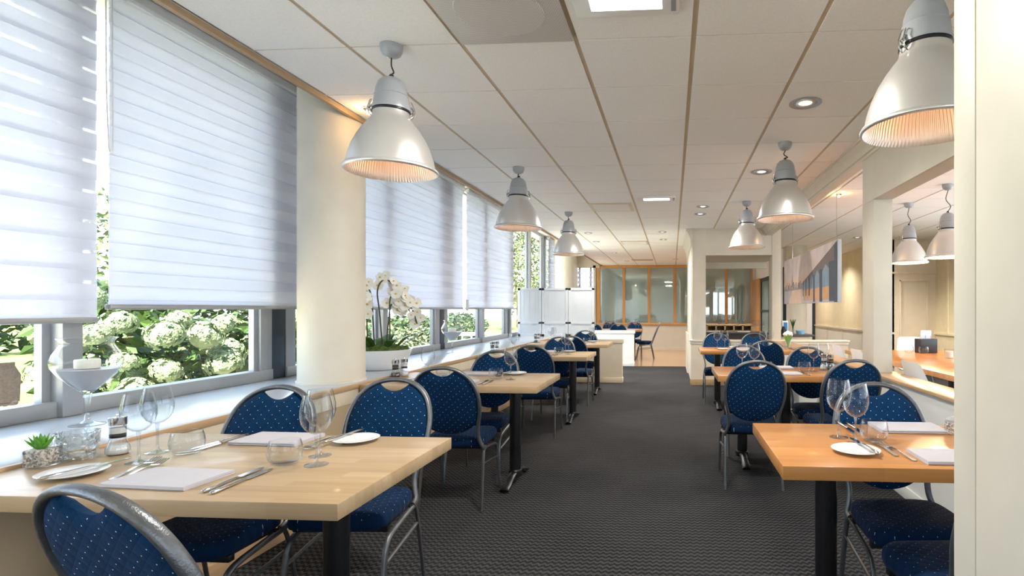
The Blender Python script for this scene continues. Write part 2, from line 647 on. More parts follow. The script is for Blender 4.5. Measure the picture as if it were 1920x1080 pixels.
# windows in bays between dark mullions
posts = [-1.86, 1.013, 3.886, 6.77, 9.61, 12.35, 15.30]
for i, y in enumerate(posts):
    boxobj(struct, 'mullion_%d' % (i + 1), M['darkpost'], (-3.08, -2.97, y - 0.073, y + 0.073, 0.786, 3.0), bev=0.004)


def window(n, y0, y1, x=-3.0):
    bm = NB()
    ym = (y0 + y1) / 2
    bm_box(bm, x - 0.05, x + 0.045, y0, y1, 0.786, 0.862, 0.004)
    bm_box(bm, x - 0.05, x + 0.045, y0, y1, 2.93, 3.0, 0.004)
    for a, b in ((y0, y0 + 0.10), (ym - 0.045, ym + 0.045), (y1 - 0.11, y1)):
        bm_box(bm, x - 0.045, x + (0.075 if a == ym - 0.045 else 0.035), a, b, 0.83 if a != ym - 0.045 else 0.787, 2.95, 0.004)
    for a, b in ((y0 + 0.10, ym - 0.045), (ym + 0.045, y1 - 0.11)):
        bm_box(bm, x - 0.03, x + 0.01, a, a + 0.035, 0.845, 2.93)
        bm_box(bm, x - 0.03, x + 0.01, b - 0.035, b, 0.845, 2.93)
    o = struct('window_%d' % n, bm, M['alu'])
    bm = NB()
    bm_quad(bm, [(x - 0.01, y0 + 0.1, 0.855), (x - 0.01, y1 - 0.1, 0.855), (x - 0.01, y1 - 0.1, 2.93), (x - 0.01, y0 + 0.1, 2.93)])
    struct('window_pane', bm, M['pane'], o, smooth=0)
    return o


for i in range(6):
    window(i + 1, posts[i] + 0.073, posts[i + 1] - 0.073)
boxobj(struct, 'wall_front_left', M['cream'], (-3.2, -2.42, 16.9, 17.1, 0, 0.8), (-2.50, -2.42, 16.9, 17.1, 0.8, CEIL), (-3.2, -2.3, 16.9, 17.1, 2.6, 3.05), (-3.2, -3.0, 16.02, 17.1, 0.76, 3.05), smooth=0)

# columns
for n, (x, y, z0) in enumerate(((-2.467, 3.76, 0.786), (-2.52, 12.4, 0.0), (2.72, 12.0, 0.0))):
    bm = NB()
    bm_lathe(bm, [(0.0, z0), (0.228, z0), (0.228, z0 + 0.012), (0.218, z0 + 0.014), (0.218, CEIL + 0.3), (0, CEIL + 0.3)], 56)
    struct('column_%d' % (n + 1), bm, M['cream'], loc=(x, y, 0))

# right-hand partition: half wall with wooden cap, post, lintel, beam and crown moulding
boxobj(struct, 'wall_partition', M['palewall'], (1.61, 1.78, 1.3, 8.6, 0.0, 0.775), smooth=0)
boxobj(struct, 'baseboard_partition', M['palewall'], (1.598, 1.612, 1.3, 8.6, 0.0, 0.085), bev=0.003)
boxobj(struct, 'trim_5', M['caporange'], (1.585, 1.80, 1.3, 8.6, 0.775, 0.80), bev=0.004)
boxobj(struct, 'pillar_post', M['cream'], (1.60, 1.746, 4.40, 4.65, 0.80, 2.18), bev=0.003)
boxobj(struct, 'beam_lintel', M['cream'], (1.60, 1.746, 1.0, 4.645, 2.18, CEIL), (1.594, 1.602, 1.0, 4.405, 2.18, 2.215), smooth=0)
boxobj(struct, 'beam_long', M['cream'], (1.60, 1.69, 4.646, 9.3, 2.555, CEIL), smooth=0)
bm = NB()
prof = [(1.60, 2.55), (1.592, 2.55), (1.588, 2.572), (1.575, 2.577), (1.565, 2.60), (1.548, 2.628), (1.528, 2.645), (1.520, 2.662), (1.505, 2.665), (1.505, CEIL - 0.001), (1.60, CEIL - 0.001)]
a = [bm.verts.new((x, 1.0, z)) for x, z in prof]
b = [bm.verts.new((x, 9.24, z)) for x, z in prof]
for k in range(len(prof)):
    k2 = (k + 1) % len(prof)
    bm.faces.new((a[k], a[k2], b[k2], b[k]))
bm.faces.new(a)
bm.faces.new(list(reversed(b)))
struct('trim_6', bm, M['cream'], smooth=30)
boxobj(struct, 'wall_pillar', M['cream'], (0.655, 0.93, 1.212, 1.30, 0.0, CEIL), (0.655, 0.93, 0.90, 1.209, 0.0, CEIL), bev=0.002)

# portal across the end of the right-hand row
boxobj(struct, 'wall_portal', M['cream'], (0.32, 2.95, 9.26, 9.40, 0.10, 0.745), smooth=0)
boxobj(struct, 'baseboard_portal', M['trimwood'], (0.31, 2.95, 9.245, 9.41, 0.0, 0.10), bev=0.003)
boxobj(struct, 'trim_7', M['cream'], (0.295, 2.97, 9.225, 9.43, 0.745, 0.775), (0.31, 2.96, 9.245, 9.415, 0.70, 0.745), bev=0.004)
boxobj(struct, 'pillar_portal', M['cream'], (0.341, 0.572, 9.25, 9.47, 0.775, CEIL), (1.69, 1.838, 9.25, 9.57, 0.775, CEIL), bev=0.003)
boxobj(struct, 'beam_portal', M['cream'], (0.348, 1.838, 9.26, 9.40, 2.22, CEIL), (0.42, 1.838, 9.40, 10.7, 2.222, 2.30), (0.42, 1.838, 10.7, 10.8, 2.10, CEIL), smooth=0)
boxobj(struct, 'wall_passage', M['cream'], (0.33, 0.42, 9.47, 12.0, 0.0, CEIL), (0.30, 0.44, 11.0, 12.2, 0.0, 0.8), smooth=0)
bm = NB()
prof = [(0.348, 2.36), (0.335, 2.36), (0.33, 2.40), (0.315, 2.42), (0.31, 2.50), (0.285, 2.56), (0.26, 2.62), (0.24, 2.64), (0.235, CEIL - 0.001), (0.348, CEIL - 0.001)]
a = [bm.verts.new((x, 9.24, z)) for x, z in prof]
b = [bm.verts.new((x, 12.0, z)) for x, z in prof]
for k in range(len(prof)):
    k2 = (k + 1) % len(prof)
    bm.faces.new((a[k], a[k2], b[k2], b[k]))
bm.faces.new(a)
bm.faces.new(list(reversed(b)))
struct('trim_8', bm, M['cream'], smooth=30)

# low walls closing the window-side row
boxobj(struct, 'wall_low_near', M['beige'], (-3.05, -0.885, 9.47, 9.60, 0.0, 0.70), smooth=0)
boxobj(struct, 'trim_9', M['beige'], (-3.05, -0.86, 9.445, 9.625, 0.70, 0.775), (-3.05, -0.875, 9.455, 9.61, 0.0, 0.09), bev=0.004)
boxobj(struct, 'wall_low_far', M['white'], (-3.0, -0.87, 12.22, 12.36, 0.0, 0.74), smooth=0)
boxobj(struct, 'trim_10', M['white'], (-3.0, -0.85, 12.20, 12.38, 0.74, 0.81), (-3.0, -0.86, 12.205, 12.37, 0.0, 0.09), bev=0.004)

# far wall: low wall and wood-framed partition glass
boxobj(struct, 'wall_front', M['cream'], (-2.42, 2.6, 17.0, 17.14, 0.0, 0.80), smooth=0)
boxobj(struct, 'baseboard_front', M['beige'], (-2.42, 2.6, 16.98, 17.0, 0.0, 0.09), smooth=0)
bm = NB()
fx = [-2.33 + 0.806 * k for k in range(7)]
bm_box(bm, -2.42, 2.62, 16.94, 17.08, 0.80, 0.86, 0.004)
bm_box(bm, -2.42, 2.62, 16.94, 17.08, 2.60, CEIL, 0.004)
for k, x in enumerate(fx):
    wd = 0.085 if k == 0 else 0.055
    bm_box(bm, x - wd, x + wd * 0.6, 16.95, 17.07, 0.85, 2.61, 0.004)
o = struct('window_7', bm, M['orangewood'])
for k in range(6):
    bm = NB()
    bm_box(bm, fx[k] + 0.03, fx[k + 1] - 0.05, 17.0, 17.02, 0.85, 2.61)
    struct('partition_pane', bm, M['tintglass'], o, smooth=0)
boxobj(struct, 'window_8', M['darkpost'], (-2.95, -2.90, 16.88, 16.93, 0.8, 2.6), (-2.60, -2.55, 16.88, 16.93, 0.8, 2.6), smooth=0)

# side wall with timber jamb and dark glass door at the far right of the inner room
boxobj(struct, 'wall_side_inner', M['white'], (2.5, 2.62, 12.35, 17.0, 2.16, CEIL), (2.5, 2.62, 12.35, 12.9, 0.0, 2.16), smooth=0)
boxobj(struct, 'trim_11', M['orangewood'], (2.46, 2.62, 15.5, 16.9, 0.0, 2.17), bev=0.004)
bm = NB()
for a, b in ((12.9, 13.0), (14.15, 14.25), (15.4, 15.5)):
    bm_box(bm, 2.50, 2.56, a, b, 0.0, 2.16)
for a, b in ((0, 0.12), (1.22, 1.28), (2.06, 2.16)):
    bm_box(bm, 2.50, 2.56, 12.9, 15.5, a, b)
o = struct('door_1', bm, M['darkpost'], smooth=0)
boxobj(struct, 'door_glass', M['tintglass'], (2.53, 2.54, 12.95, 15.45, 0.1, 2.1), parent=o, smooth=0)
boxobj(struct, 'trim_12', M['darkpost'], (2.495, 2.63, 12.33, 12.37, 0.0, 2.25), smooth=0)

# right room shell
boxobj(struct, 'wall_right_inner', M['yellowwall'], (4.24, 4.4, 11.0, 16.3, 0.84, CEIL), smooth=0)
boxobj(struct, 'wall_right_wainscot', M['palewall'], (4.235, 4.4, 11.0, 16.3, 0.0, 0.80), smooth=0)
boxobj(struct, 'trim_13', M['cream'], (4.21, 4.25, 11.0, 16.3, 0.80, 0.84), (4.225, 4.24, 12.3, 12.33, 0.1, 0.8), (4.225, 4.24, 13.7, 13.73, 0.1, 0.8), (4.225, 4.24, 15.0, 15.03, 0.1, 0.8), smooth=0)
boxobj(struct, 'wall_end_inner', M['white'], (2.5, 4.4, 16.4, 16.5, 0.0, CEIL), smooth=0)
boxobj(struct, 'trim_14', M['darkpost'], (4.16, 4.24, 16.30, 16.34, 0.0, 2.3), smooth=0)
boxobj(struct, 'wall_right_end', M['beige'], (4.24, 5.4, 11.0, 11.14, 0.0, CEIL), smooth=0)
bm = NB()
for b in ((4.50, 4.53, 0.1, 1.88), (5.02, 5.05, 0.1, 1.88)):
    bm_box(bm, b[0], b[1], 10.975, 11.0, b[2], b[3], 0.004)
bm_box(bm, 4.50, 5.05, 10.975, 11.0, 1.85, 1.88, 0.004)
bm_box(bm, 4.24, 5.2, 10.97, 11.0, 2.0, 2.04, 0.004)
struct('trim_15', bm, M['beige'])
boxobj(struct, 'wall_right', M['yellowwall'], (5.2, 5.36, 8.4, 11.0, 0.0, CEIL), (5.2, 5.36, -2.6, 8.4, 0.0, 0.85), (5.2, 5.36, -2.6, 8.4, 2.45, CEIL), smooth=0)
boxobj(struct, 'trim_16', M['yellowwall'], (5.17, 5.2, 8.4, 11.0, 0.80, 0.84), (5.18, 5.2, 9.3, 9.33, 0.84, 2.3), (5.18, 5.2, 10.5, 10.53, 0.84, 2.3), smooth=0)
bm = NB()
for k in range(6):
    y = -2.6 + k * 2.2
    bm_box(bm, 5.24, 5.32, y - 0.05, y + 0.05, 0.85, 2.45)
o = struct('window_9', bm, M['alu'], smooth=0)  # unseen side windows, added to send daylight across to the ceiling
bm = NB()
bm_quad(bm, [(5.28, -2.6, 0.85), (5.28, 8.4, 0.85), (5.28, 8.4, 2.45), (5.28, -2.6, 2.45)])
struct('window_pane', bm, M['pane'], o, smooth=0)
# glazed front behind the camera
boxobj(struct, 'wall_back', M['white'], (-3.2, 5.36, -2.75, -2.6, -0.1, 0.9), (-3.2, 5.36, -2.75, -2.6, 2.4, 3.06), (-3.2, 1.2, -2.75, -2.6, 0.9, 2.4), (5.0, 5.36, -2.75, -2.6, 0.9, 2.4), smooth=0)
bm = NB()
for k in range(5):
    x = 1.2 + k * 0.95
    bm_box(bm, x - 0.05, x + 0.05, -2.72, -2.64, 0.9, 2.4)
o = struct('window_10', bm, M['alu'], smooth=0)
bm = NB()
bm_quad(bm, [(1.2, -2.68, 0.9), (5.0, -2.68, 0.9), (5.0, -2.68, 2.4), (1.2, -2.68, 2.4)])
struct('window_pane', bm, M['pane'], o, smooth=0)

# ------------------------------------------------------------------ blinds


def blind(y0, y1, zb, rear, label, tagged_card=False):
    t = thing('roller_blind', label, 'blind', (-2.88, (y0 + y1) / 2, 0), 0, 'zebra blinds on the window wall')
    L = (y1 - y0) / 2
    for nm, x, m in (('fabric', 0.0, M['blind_a']), ('rear_fabric', -0.006, rear)):
        bm = NB()
        bm_quad(bm, [(x, -L, zb + 0.02), (x, L, zb + 0.02), (x, L, 2.97), (x, -L, 2.97)])
        obj(nm, bm, m, t, smooth=0)
    boxobj(obj, 'bottom_rail', M['alu'], (-0.03, 0.008, -L, L, zb - 0.005, zb + 0.022), parent=t, bev=0.005)
    boxobj(obj, 'cassette', M['white'], (-0.05, 0.03, -L, L, 2.945, 2.998), parent=t, bev=0.006)
    return t


b1 = blind(0.75, 2.52, 1.245, M['blind_c'], 'white striped blind hanging lowest, left of the gap beside the hydrangea')
bm = NB()
P = [(0.03, 0.90, 2.93), (0.032, 0.90, 2.5), (0.034, 0.91, 2.14), (0.034, 0.92, 2.12), (0.034, 0.93, 2.14), (0.032, 0.93, 2.5), (0.03, 0.93, 2.93)]
bm_tube(bm, crom(P, 5), 0.003, seg=6)
obj('pull_chain', bm, M['whiteplastic'], b1)
blind(2.579, 4.60, 1.31, M['blind_b'], 'white pleated-look blind between the gap and the thick round column')
b3 = blind(4.66, 7.247, 1.305, M['blind_b'], 'white striped blind behind the orchid, right of the thick round column')
boxobj(obj, 'card_tag', M['screen'], (0.012, 0.016, 1.36, 1.46, 1.28, 1.44), parent=b3)
blind(7.382, 9.62, 1.305, M['blind_b'], 'white striped blind ending above the white folding screen')
blind(12.40, 15.3, 0.9, M['blind_b'], 'white blind at the far end behind the distant round column')
t = thing('roller_blind', 'narrow white blind in the far corner beside the wood-framed glass', 'blind', (-2.75, 16.86, 0), 0, 'zebra blinds on the window wall')
bm = NB()
bm_quad(bm, [(-0.25, 0, 1.0), (0.25, 0, 1.0), (0.25, 0, 2.57), (-0.25, 0, 2.57)])
obj('fabric', bm, M['blind_a'], t, smooth=0)
boxobj(obj, 'bottom_rail', M['alu'], (-0.25, 0.25, -0.01, 0.015, 0.97, 1.0), parent=t)

# ------------------------------------------------------------------ lamps in the ceiling


def downlight(x, y, r, label, e=5.0, col=(1, 0.93, 0.83)):
    t = thing('recessed_downlight', label, 'ceiling light', (x, y, CEIL), 0, 'recessed ceiling spots')
    bm = NB()
    bm_lathe(bm, [(r, 0.0), (r, -0.006), (r * 0.93, -0.009), (r * 0.80, -0.004), (r * 0.74, -0.0015), (r * 0.74, 0.0)], 40)
    obj('rim', bm, M['greypaint'], t)
    bm = NB()
    bm_lathe(bm, [(r * 0.74, -0.002), (r * 0.5, -0.0035), (r * 0.3, -0.0015), (0, -0.001)], 32)
    obj('reflector', bm, M['steel'], t)
    bm = NB()
    bm_lathe(bm, [(r * 0.42, -0.003), (r * 0.3, -0.007), (0, -0.009)], 24)
    obj('lamp', bm, M['spotglow'], t)
    d = bpy.data.lights.new('downlight_lamp', 'SPOT')
    d.energy = e * 6
    d.color = col
    d.spot_size = R(130)
    d.spot_blend = 0.9
    d.shadow_soft_size = 0.05
    lo = bpy.data.objects.new('downlight_light', d)
    C.objects.link(lo)
    lo.parent = t
    lo.location = (0, 0, -0.02)
    return t


for x, y, r, lab in (
        (0.883, 3.646, 0.105, 'large round recessed downlight nearest the right-hand pendants'),
        (0.891, 5.45, 0.105, 'large round recessed downlight between the two middle right-hand pendants'),
        (0.409, 7.247, 0.085, 'nearer of two close recessed spots before the portal'),
        (0.403, 7.815, 0.085, 'farther of two close recessed spots before the portal'),
        (-1.519, 9.67, 0.075, 'recessed spot above the folding screen, nearer one'),
        (-1.55, 10.912, 0.075, 'recessed spot above the folding screen, farther one'),
        (-0.177, 9.621, 0.075, 'recessed spot left of the portal, nearer one'),
        (-0.175, 10.661, 0.075, 'recessed spot left of the portal, farther one'),
        (-1.417, 13.129, 0.07, 'recessed spot in the far ceiling before the wood-framed glass'),
        (0.10, -1.3, 0.105, 'unseen downlight added over the aisle beside the back-wall windows'),  # this and the next: unseen lamps added behind the camera for brightness
        (-1.5, -0.9, 0.105, 'unseen downlight added over the window side near the back wall'),
        (3.6, 4.2, 0.105, 'added fill downlight in the room beyond the half wall, nearer'),  # this and the next added to brighten the room beyond the half wall
        (3.4, 9.4, 0.085, 'added fill downlight in the room beyond the half wall, farther'),
        (3.55, 10.6, 0.085, 'recessed downlight near the corner of the room beyond the half wall'),
        (3.6, 13.2, 0.085, 'added fill downlight deep beyond the half wall, by the chair rail wall'),  # this and the next two added to lift the dark walls there
        (3.6, 15.2, 0.085, 'added fill downlight farthest beyond the half wall'),
        (4.5, 9.3, 0.085, 'added fill downlight near the right wall beyond the half wall'),
        (-1.3, 15.4, 0.07, 'added fill spot over the distant table before the glass'),  # this and the next two added to brighten the far end
        (1.1, 11.6, 0.075, 'added fill spot inside the portal over the sideboard'),
        (1.3, 14.6, 0.075, 'added fill spot inside the portal before the glass'),
        (0.09, 14.9, 0.07, 'recessed spot in the far ceiling beside the dark slot vent')):
    downlight(x, y, r, lab, 16.0 if y > 8.5 else 5.0)


def led(x, y, label):
    t = thing('led_panel', label, 'ceiling light', (x, y, CEIL), 0, 'flat rectangular ceiling lights')
    bm = NB()
    bm_box(bm, -0.235, 0.235, -0.115, 0.115, -0.022, 0.0, 0.006)
    obj('housing', bm, M['whiteplastic'], t)
    bm = NB()
    bm_box(bm, -0.16, 0.16, -0.06, 0.06, -0.0235, -0.0215)
    obj('diffuser', bm, M['led'], t, smooth=0)
    bm = NB()
    bm_box(bm, 0.20, 0.222, -0.08, 0.08, -0.0235, -0.0215)
    obj('end_plate', bm, M['greypaint'], t, smooth=0)
    d = bpy.data.lights.new('led_light', 'AREA')
    d.shape = 'RECTANGLE'
    d.size, d.size_y = 0.32, 0.12
    d.energy = 32
    d.color = (1.0, 0.95, 0.86)
    lo = bpy.data.objects.new('led_light', d)
    C.objects.link(lo)
    lo.parent = t
    lo.location = (0, 0, -0.026)
    return t


led(-0.205, 2.36, 'bright rectangular ceiling light at the very top edge, near the speaker panel')
led(-0.195, 6.64, 'bright rectangular ceiling light far back above the aisle')

t = thing('ceiling_vent', 'perforated square ceiling panel with a round centre, near the front', 'vent', (-0.79, 2.42, CEIL), 0, 'square vent panels in the ceiling')
bm = NB()
bm_box(bm, -0.29, 0.29, -0.29, 0.29, -0.012, 0.0, 0.004)
t_ = NT('perforated_sheet')
o_ = t_.xyz()
sx = t_.math('ABSOLUTE', t_.math('SINE', t_.math('MULTIPLY', o_['X'], PI / 0.007)))
sy = t_.math('ABSOLUTE', t_.math('SINE', t_.math('MULTIPLY', o_['Y'], PI / 0.007)))
hol = t_.math('GREATER_THAN', t_.math('MULTIPLY', sx, sy), 0.60)
M['perf'] = t_.done(t_.pbr(t_.mix(hol, (0.70, 0.67, 0.64), (0.22, 0.20, 0.19)), 0.5))
obj('panel', bm, M['perf'], t)
bm = NB()
bm_lathe(bm, [(0.205, -0.012), (0.20, -0.018), (0.0, -0.019)], 48)
obj('round_centre', bm, M['perf'], t)
for x, y, lab in ((-0.814, 7.22, 'tan louvred ceiling panel in mid ceiling above the aisle'), (-0.779, 11.14, 'tan ceiling vent panel far back above the aisle')):
    t = thing('ceiling_vent', lab, 'vent', (x, y, CEIL), 0, 'square vent panels in the ceiling')
    boxobj(obj, 'panel', M['beige'], (-0.28, 0.28, -0.28, 0.28, -0.010, 0.0), parent=t, bev=0.003)
    bm = NB()
    for k in range(6):
        bm_box(bm, -0.24, 0.24, -0.22 + k * 0.08, -0.17 + k * 0.08, -0.013, -0.009)
    obj('louvre', bm, M['tile'], t, smooth=0)
t = thing('ceiling_vent', 'dark slot vent in the far ceiling before the wood-framed glass', 'vent', (-0.83, 15.05, CEIL), 0, 'square vent panels in the ceiling')
boxobj(obj, 'slot', M['darkcounter'], (-0.29, 0.29, -0.15, 0.15, -0.008, 0.0), parent=t)
boxobj(obj, 'lip', M['beige'], (-0.30, 0.30, -0.17, -0.15, -0.02, 0.0), parent=t)


def pendant(x, y, zr, label, cord=0, e=0.55):
    t = thing('pendant_lamp', label, 'pendant lamp', (x, y, zr), 0, 'industrial pendant lamps')
    bm = NB()
    bm_lathe(bm, [(0.222, 0.0), (0.230, 0.004), (0.232, 0.010), (0.226, 0.020), (0.216, 0.024), (0.214, 0.034), (0.206, 0.075), (0.190, 0.125), (0.168, 0.172), (0.142, 0.215), (0.116, 0.250), (0.098, 0.272), (0.092, 0.285), (0.089, 0.31)], 64)
    obj('shade', bm, M['alushade'], t, smooth=50)
    bm = NB()
    bm_lathe(bm, [(0.222, 0.0), (0.214, 0.010), (0.207, 0.03), (0.200, 0.07), (0.184, 0.12), (0.162, 0.165), (0.136, 0.207), (0.108, 0.243), (0.09, 0.262), (0.0, 0.27)], 64)
    obj('reflector', bm, M['ribbed'], t, smooth=50)
    bm = NB()
    bm_lathe(bm, [(0.0895, 0.308), (0.0935, 0.312), (0.0935, 0.318), (0.0895, 0.322)], 48)
    obj('gasket', bm, M['blackplastic'], t)
    bm = NB()
    bm_lathe(bm, [(0.092, 0.322), (0.093, 0.336), (0.088, 0.352), (0.083, 0.39), (0.081, 0.394), (0.083, 0.397), (0.080, 0.40), (0.076, 0.43), (0.066, 0.46), (0.048, 0.482), (0.024, 0.492), (0.0, 0.494)], 48)
    obj('housing', bm, M['greypaint'], t, smooth=40)
    for s in (-1, 1):
        bm = NB()
        ca, sa = math.cos(R(20)), math.sin(R(20))
        q = lambda r_, z_, o_: (s * (r_ * ca - o_ * sa), s * (r_ * sa + o_ * ca), z_)
        bm_tube(bm, [q(0.094, 0.285, -0.012), q(0.108, 0.30, -0.012), q(0.112, 0.33, -0.012), q(0.100, 0.365, -0.010), q(0.094, 0.372, 0), q(0.100, 0.365, 0.010), q(0.112, 0.33, 0.012), q(0.108, 0.30, 0.012), q(0.094, 0.285, 0.012)], 0.0028, seg=6)
        bm_tube(bm, [q(0.090, 0.30, 0), q(0.110, 0.322, 0), q(0.092, 0.345, 0)], 0.006, seg=6)
        obj('clip', bm, M['steel'], t)
    bm = NB()
    bmesh.ops.create_uvsphere(bm, u_segments=20, v_segments=12, radius=0.035, matrix=Matrix.Translation((0, 0, 0.13)))
    obj('bulb', bm, M['bulbwarm'], t)
    top = CEIL - zr
    bm = NB()
    bm_lathe(bm, [(0.056, top), (0.056, top - 0.012), (0.054, top - 0.030), (0.045, top - 0.048), (0.028, top - 0.060), (0.012, top - 0.064), (0.0, top - 0.064)], 32)
    obj('ceiling_cap', bm, M['greypaint'], t)
    z0, z1 = 0.49, top - 0.062
    d = z1 - z0
    k = (0.0, 0.35, 0.22)[cord] * min(d, 0.16)
    bm = NB()
    bm_tube(bm, crom([(0, 0, z0 - 0.004), (0.004, 0, z0 + 0.02), (0.01 + k * 0.4, 0.004, z0 + d * 0.3), (-k * 0.35, 0, z0 + d * 0.6), (k * 0.1, 0, z1)], 6), 0.0042, seg=6)
    obj('cord', bm, M['cable'], t)
    bm = NB()
    bm_lathe(bm, [(0.012, z0 - 0.003), (0.012, z0 + 0.014), (0.005, z0 + 0.022), (0, z0 + 0.022)], 12)
    obj('cord_grip', bm, M['blackplastic'], t)
    l = bpy.data.lights.new('pendant_bulb', 'POINT')
    l.energy = e
    l.color = (1.0, 0.50, 0.22) if e < 5 else (1.0, 0.66, 0.38)
    l.shadow_soft_size = 0.05
    lo = bpy.data.objects.new('pendant_light', l)
    C.objects.link(lo)
    lo.parent = t
    lo.location = (0, 0, 0.06)
    return t


pendant(-1.46, 2.715, 2.02, 'large bell-shaped aluminium pendant in front of the round column, nearest left', 0)
pendant(-1.489, 5.133, 2.085, 'second aluminium pendant of the left row, right of the striped blind', 2)
pendant(-1.471, 7.565, 2.075, 'third and farthest aluminium pendant of the left row', 2)
pendant(0.955, 2.10, 1.985, 'biggest aluminium pendant at upper right, cut by the pale pillar', 2)
pendant(0.93, 4.515, 2.045, 'second aluminium pendant of the right row above the middle table', 1)
pendant(0.949, 6.958, 2.085, 'third aluminium pendant of the right row before the portal opening', 1)
pendant(3.064, 7.199, 1.90, 'aluminium pendant seen through the opening, beside the post', 2, 42)
pendant(3.032, 6.144, 1.875, 'aluminium pendant seen through the opening, touching the pale pillar edge', 1, 42)

# small halogen on the right room ceiling and the hook lamp
for x, y, lab in ((1.98, 6.55, 'tiny glowing halogen spot on the ceiling beyond the long beam'), (-2.07, 3.55, 'small glowing spot at the head of the thick round column')):
    t = thing('halogen_spot', lab, 'ceiling light', (x, y, CEIL), 0)
    bm = NB()
    bm_lathe(bm, [(0.035, 0.0), (0.035, -0.01), (0.022, -0.02), (0.0, -0.02)], 20)
    obj('holder', bm, M['steel'], t)
    bm = NB()
    bmesh.ops.create_uvsphere(bm, u_segments=14, v_segments=8, radius=0.016, matrix=Matrix.Translation((0, 0, -0.03)))
    obj('lamp', bm, M['spotwarm'], t)
    l = bpy.data.lights.new('halogen', 'POINT')
    l.energy = 1.0
    l.color = (1, 0.6, 0.25)
    l.shadow_soft_size = 0.02
    lo = bpy.data.objects.new('halogen_light', l)
    C.objects.link(lo)
    lo.parent = t
    lo.location = (0, 0, -0.06)

# ------------------------------------------------------------------ banquet chairs


def backy(z):
    return -0.195 - max(0.0, z - 0.44) * 0.40


def make_chair(label):
    t = thing('banquet_chair', label, 'chair', (0, 0, 0), 0, 'navy dotted round-back chairs')
    # padded seat
    bm = NB()
    W, D = 0.215, 0.200

    def ring(sc, z, n=48):
        out = []
        for k in range(n):
            a = 2 * PI * k / n
            c, s = math.cos(a), math.sin(a)
            e = 0.36
            x = W * math.copysign(abs(c) ** e, c)
            y = D * math.copysign(abs(s) ** e, s)
            x *= 1.0 - 0.10 * (0.5 - y / (2 * D))
            out.append(bm.verts.new((x * sc, y * sc, z)))
        return out
    rs = [ring(0.93, 0.398), ring(0.985, 0.404), ring(1.0, 0.425), ring(0.985, 0.447), ring(0.93, 0.462), ring(0.75, 0.470), ring(0.4, 0.474)]
    for A, B in zip(rs[:-1], rs[1:]):
        for k in range(48):
            k2 = (k + 1) % 48
            bm.faces.new((A[k], A[k2], B[k2], B[k]))
    bm.faces.new(list(reversed(rs[0])))
    bm.faces.new(rs[-1])
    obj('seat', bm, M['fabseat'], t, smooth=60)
    # round padded back with the hand slot above it
    bm = NB()
    outl = []
    cz = 0.70
    side = [(p.x, p.y) for p in crom([(0.078, 0.9235, 0), (0.128, 0.893, 0), (0.172, 0.845, 0), (0.196, 0.775, 0), (0.1995, 0.70, 0), (0.192, 0.645, 0)], 4)]
    low_arc = [(0.192 * math.cos(-PI * k / 24), 0.645 - 0.15 * math.sin(PI * k / 24)) for k in range(1, 24)]
    outl = [(-x, z) for x, z in side] + [(-x, z) for x, z in low_arc] + side[::-1]
    x1, z1 = outl[-1]
    for k in range(1, 12):
        s = k / 12
        x = x1 * (1 - 2 * s)
        outl.append((x, z1 - 0.036 * (1 - (1 - 2 * s) ** 2)))

    def bring(sc, dy):
        return [bm.verts.new((x * sc, backy(cz + (z - cz) * sc) + dy, cz + (z - cz) * sc)) for x, z in outl]
    rs = [bring(0.4, 0.026), bring(0.75, 0.024), bring(0.93, 0.018), bring(1.0, 0.006), bring(1.0, -0.006), bring(0.94, -0.014), bring(0.75, -0.018), bring(0.4, -0.019)]
    n = len(outl)
    for A, B in zip(rs[:-1], rs[1:]):
        for k in range(n):
            k2 = (k + 1) % n
            bm.faces.new((A[k], A[k2], B[k2], B[k]))
    bm.faces.new(rs[0])
    bm.faces.new(list(reversed(rs[-1])))
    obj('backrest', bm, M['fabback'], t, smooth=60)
    # arched back frame running down and forward under the seat
    half = [(0.0, 0.944), (0.072, 0.934), (0.132, 0.903), (0.178, 0.850), (0.203, 0.775), (0.207, 0.70), (0.200, 0.635), (0.186, 0.575), (0.176, 0.525), (0.174, 0.480), (0.182, 0.440)]
    left = [(-x, backy(z), z) for x, z in half][::-1][:-1]
    right = [(x, backy(z), z) for x, z in half]
    low = lambda s: [(s * 0.197, -0.135, 0.388), (s * 0.194, -0.178, 0.400)]
    P = crom(low(-1) + left + right + low(1)[::-1], 5)
    bm = NB()
    bm_tube(bm, P, 0.018, 0.0115, seg=12, up=(0, 1, 0.0))
    obj('back_frame', bm, M['greymetal'], t, smooth=50)
    for s in (-1, 1):
        bm = NB()
        bm_tube(bm, crom([(s * 0.197, -0.150, 0.386), (s * 0.200, -0.02, 0.372), (s * 0.202, 0.105, 0.352), (s * 0.203, 0.150, 0.318), (s * 0.204, 0.168, 0.26), (s * 0.206, 0.195, 0.12), (s * 0.208, 0.215, 0.004)], 5), 0.0125, 0.009, seg=8)
        obj('leg', bm, M['greymetal'], t, smooth=50)
        bm = NB()
        bm_tube(bm, crom([(s * 0.197, -0.140, 0.389), (s * 0.198, -0.163, 0.370), (s * 0.200, -0.185, 0.30), (s * 0.203, -0.222, 0.12), (s * 0.205, -0.245, 0.004)], 5), 0.0125, 0.009, seg=8)
        obj('leg', bm, M['greymetal'], t, smooth=50)
        bm = NB()
        bm_tube(bm, [(s * 0.204, 0.170, 0.25), (s * 0.2, -0.188, 0.292)], 0.008, 0.006, seg=8)
        obj('stretcher', bm, M['greymetal'], t, smooth=50)
    bm = NB()
    bm_box(bm, -0.20, 0.20, 0.10, 0.13, 0.372, 0.398, 0.004)
    bm_box(bm, -0.20, 0.20, -0.13, -0.10, 0.376, 0.398, 0.004)
    bm_box(bm, -0.19, 0.19, -0.12, 0.12, 0.390, 0.399)
    obj('seat_frame', bm, M['blackiron'], t)
    return t


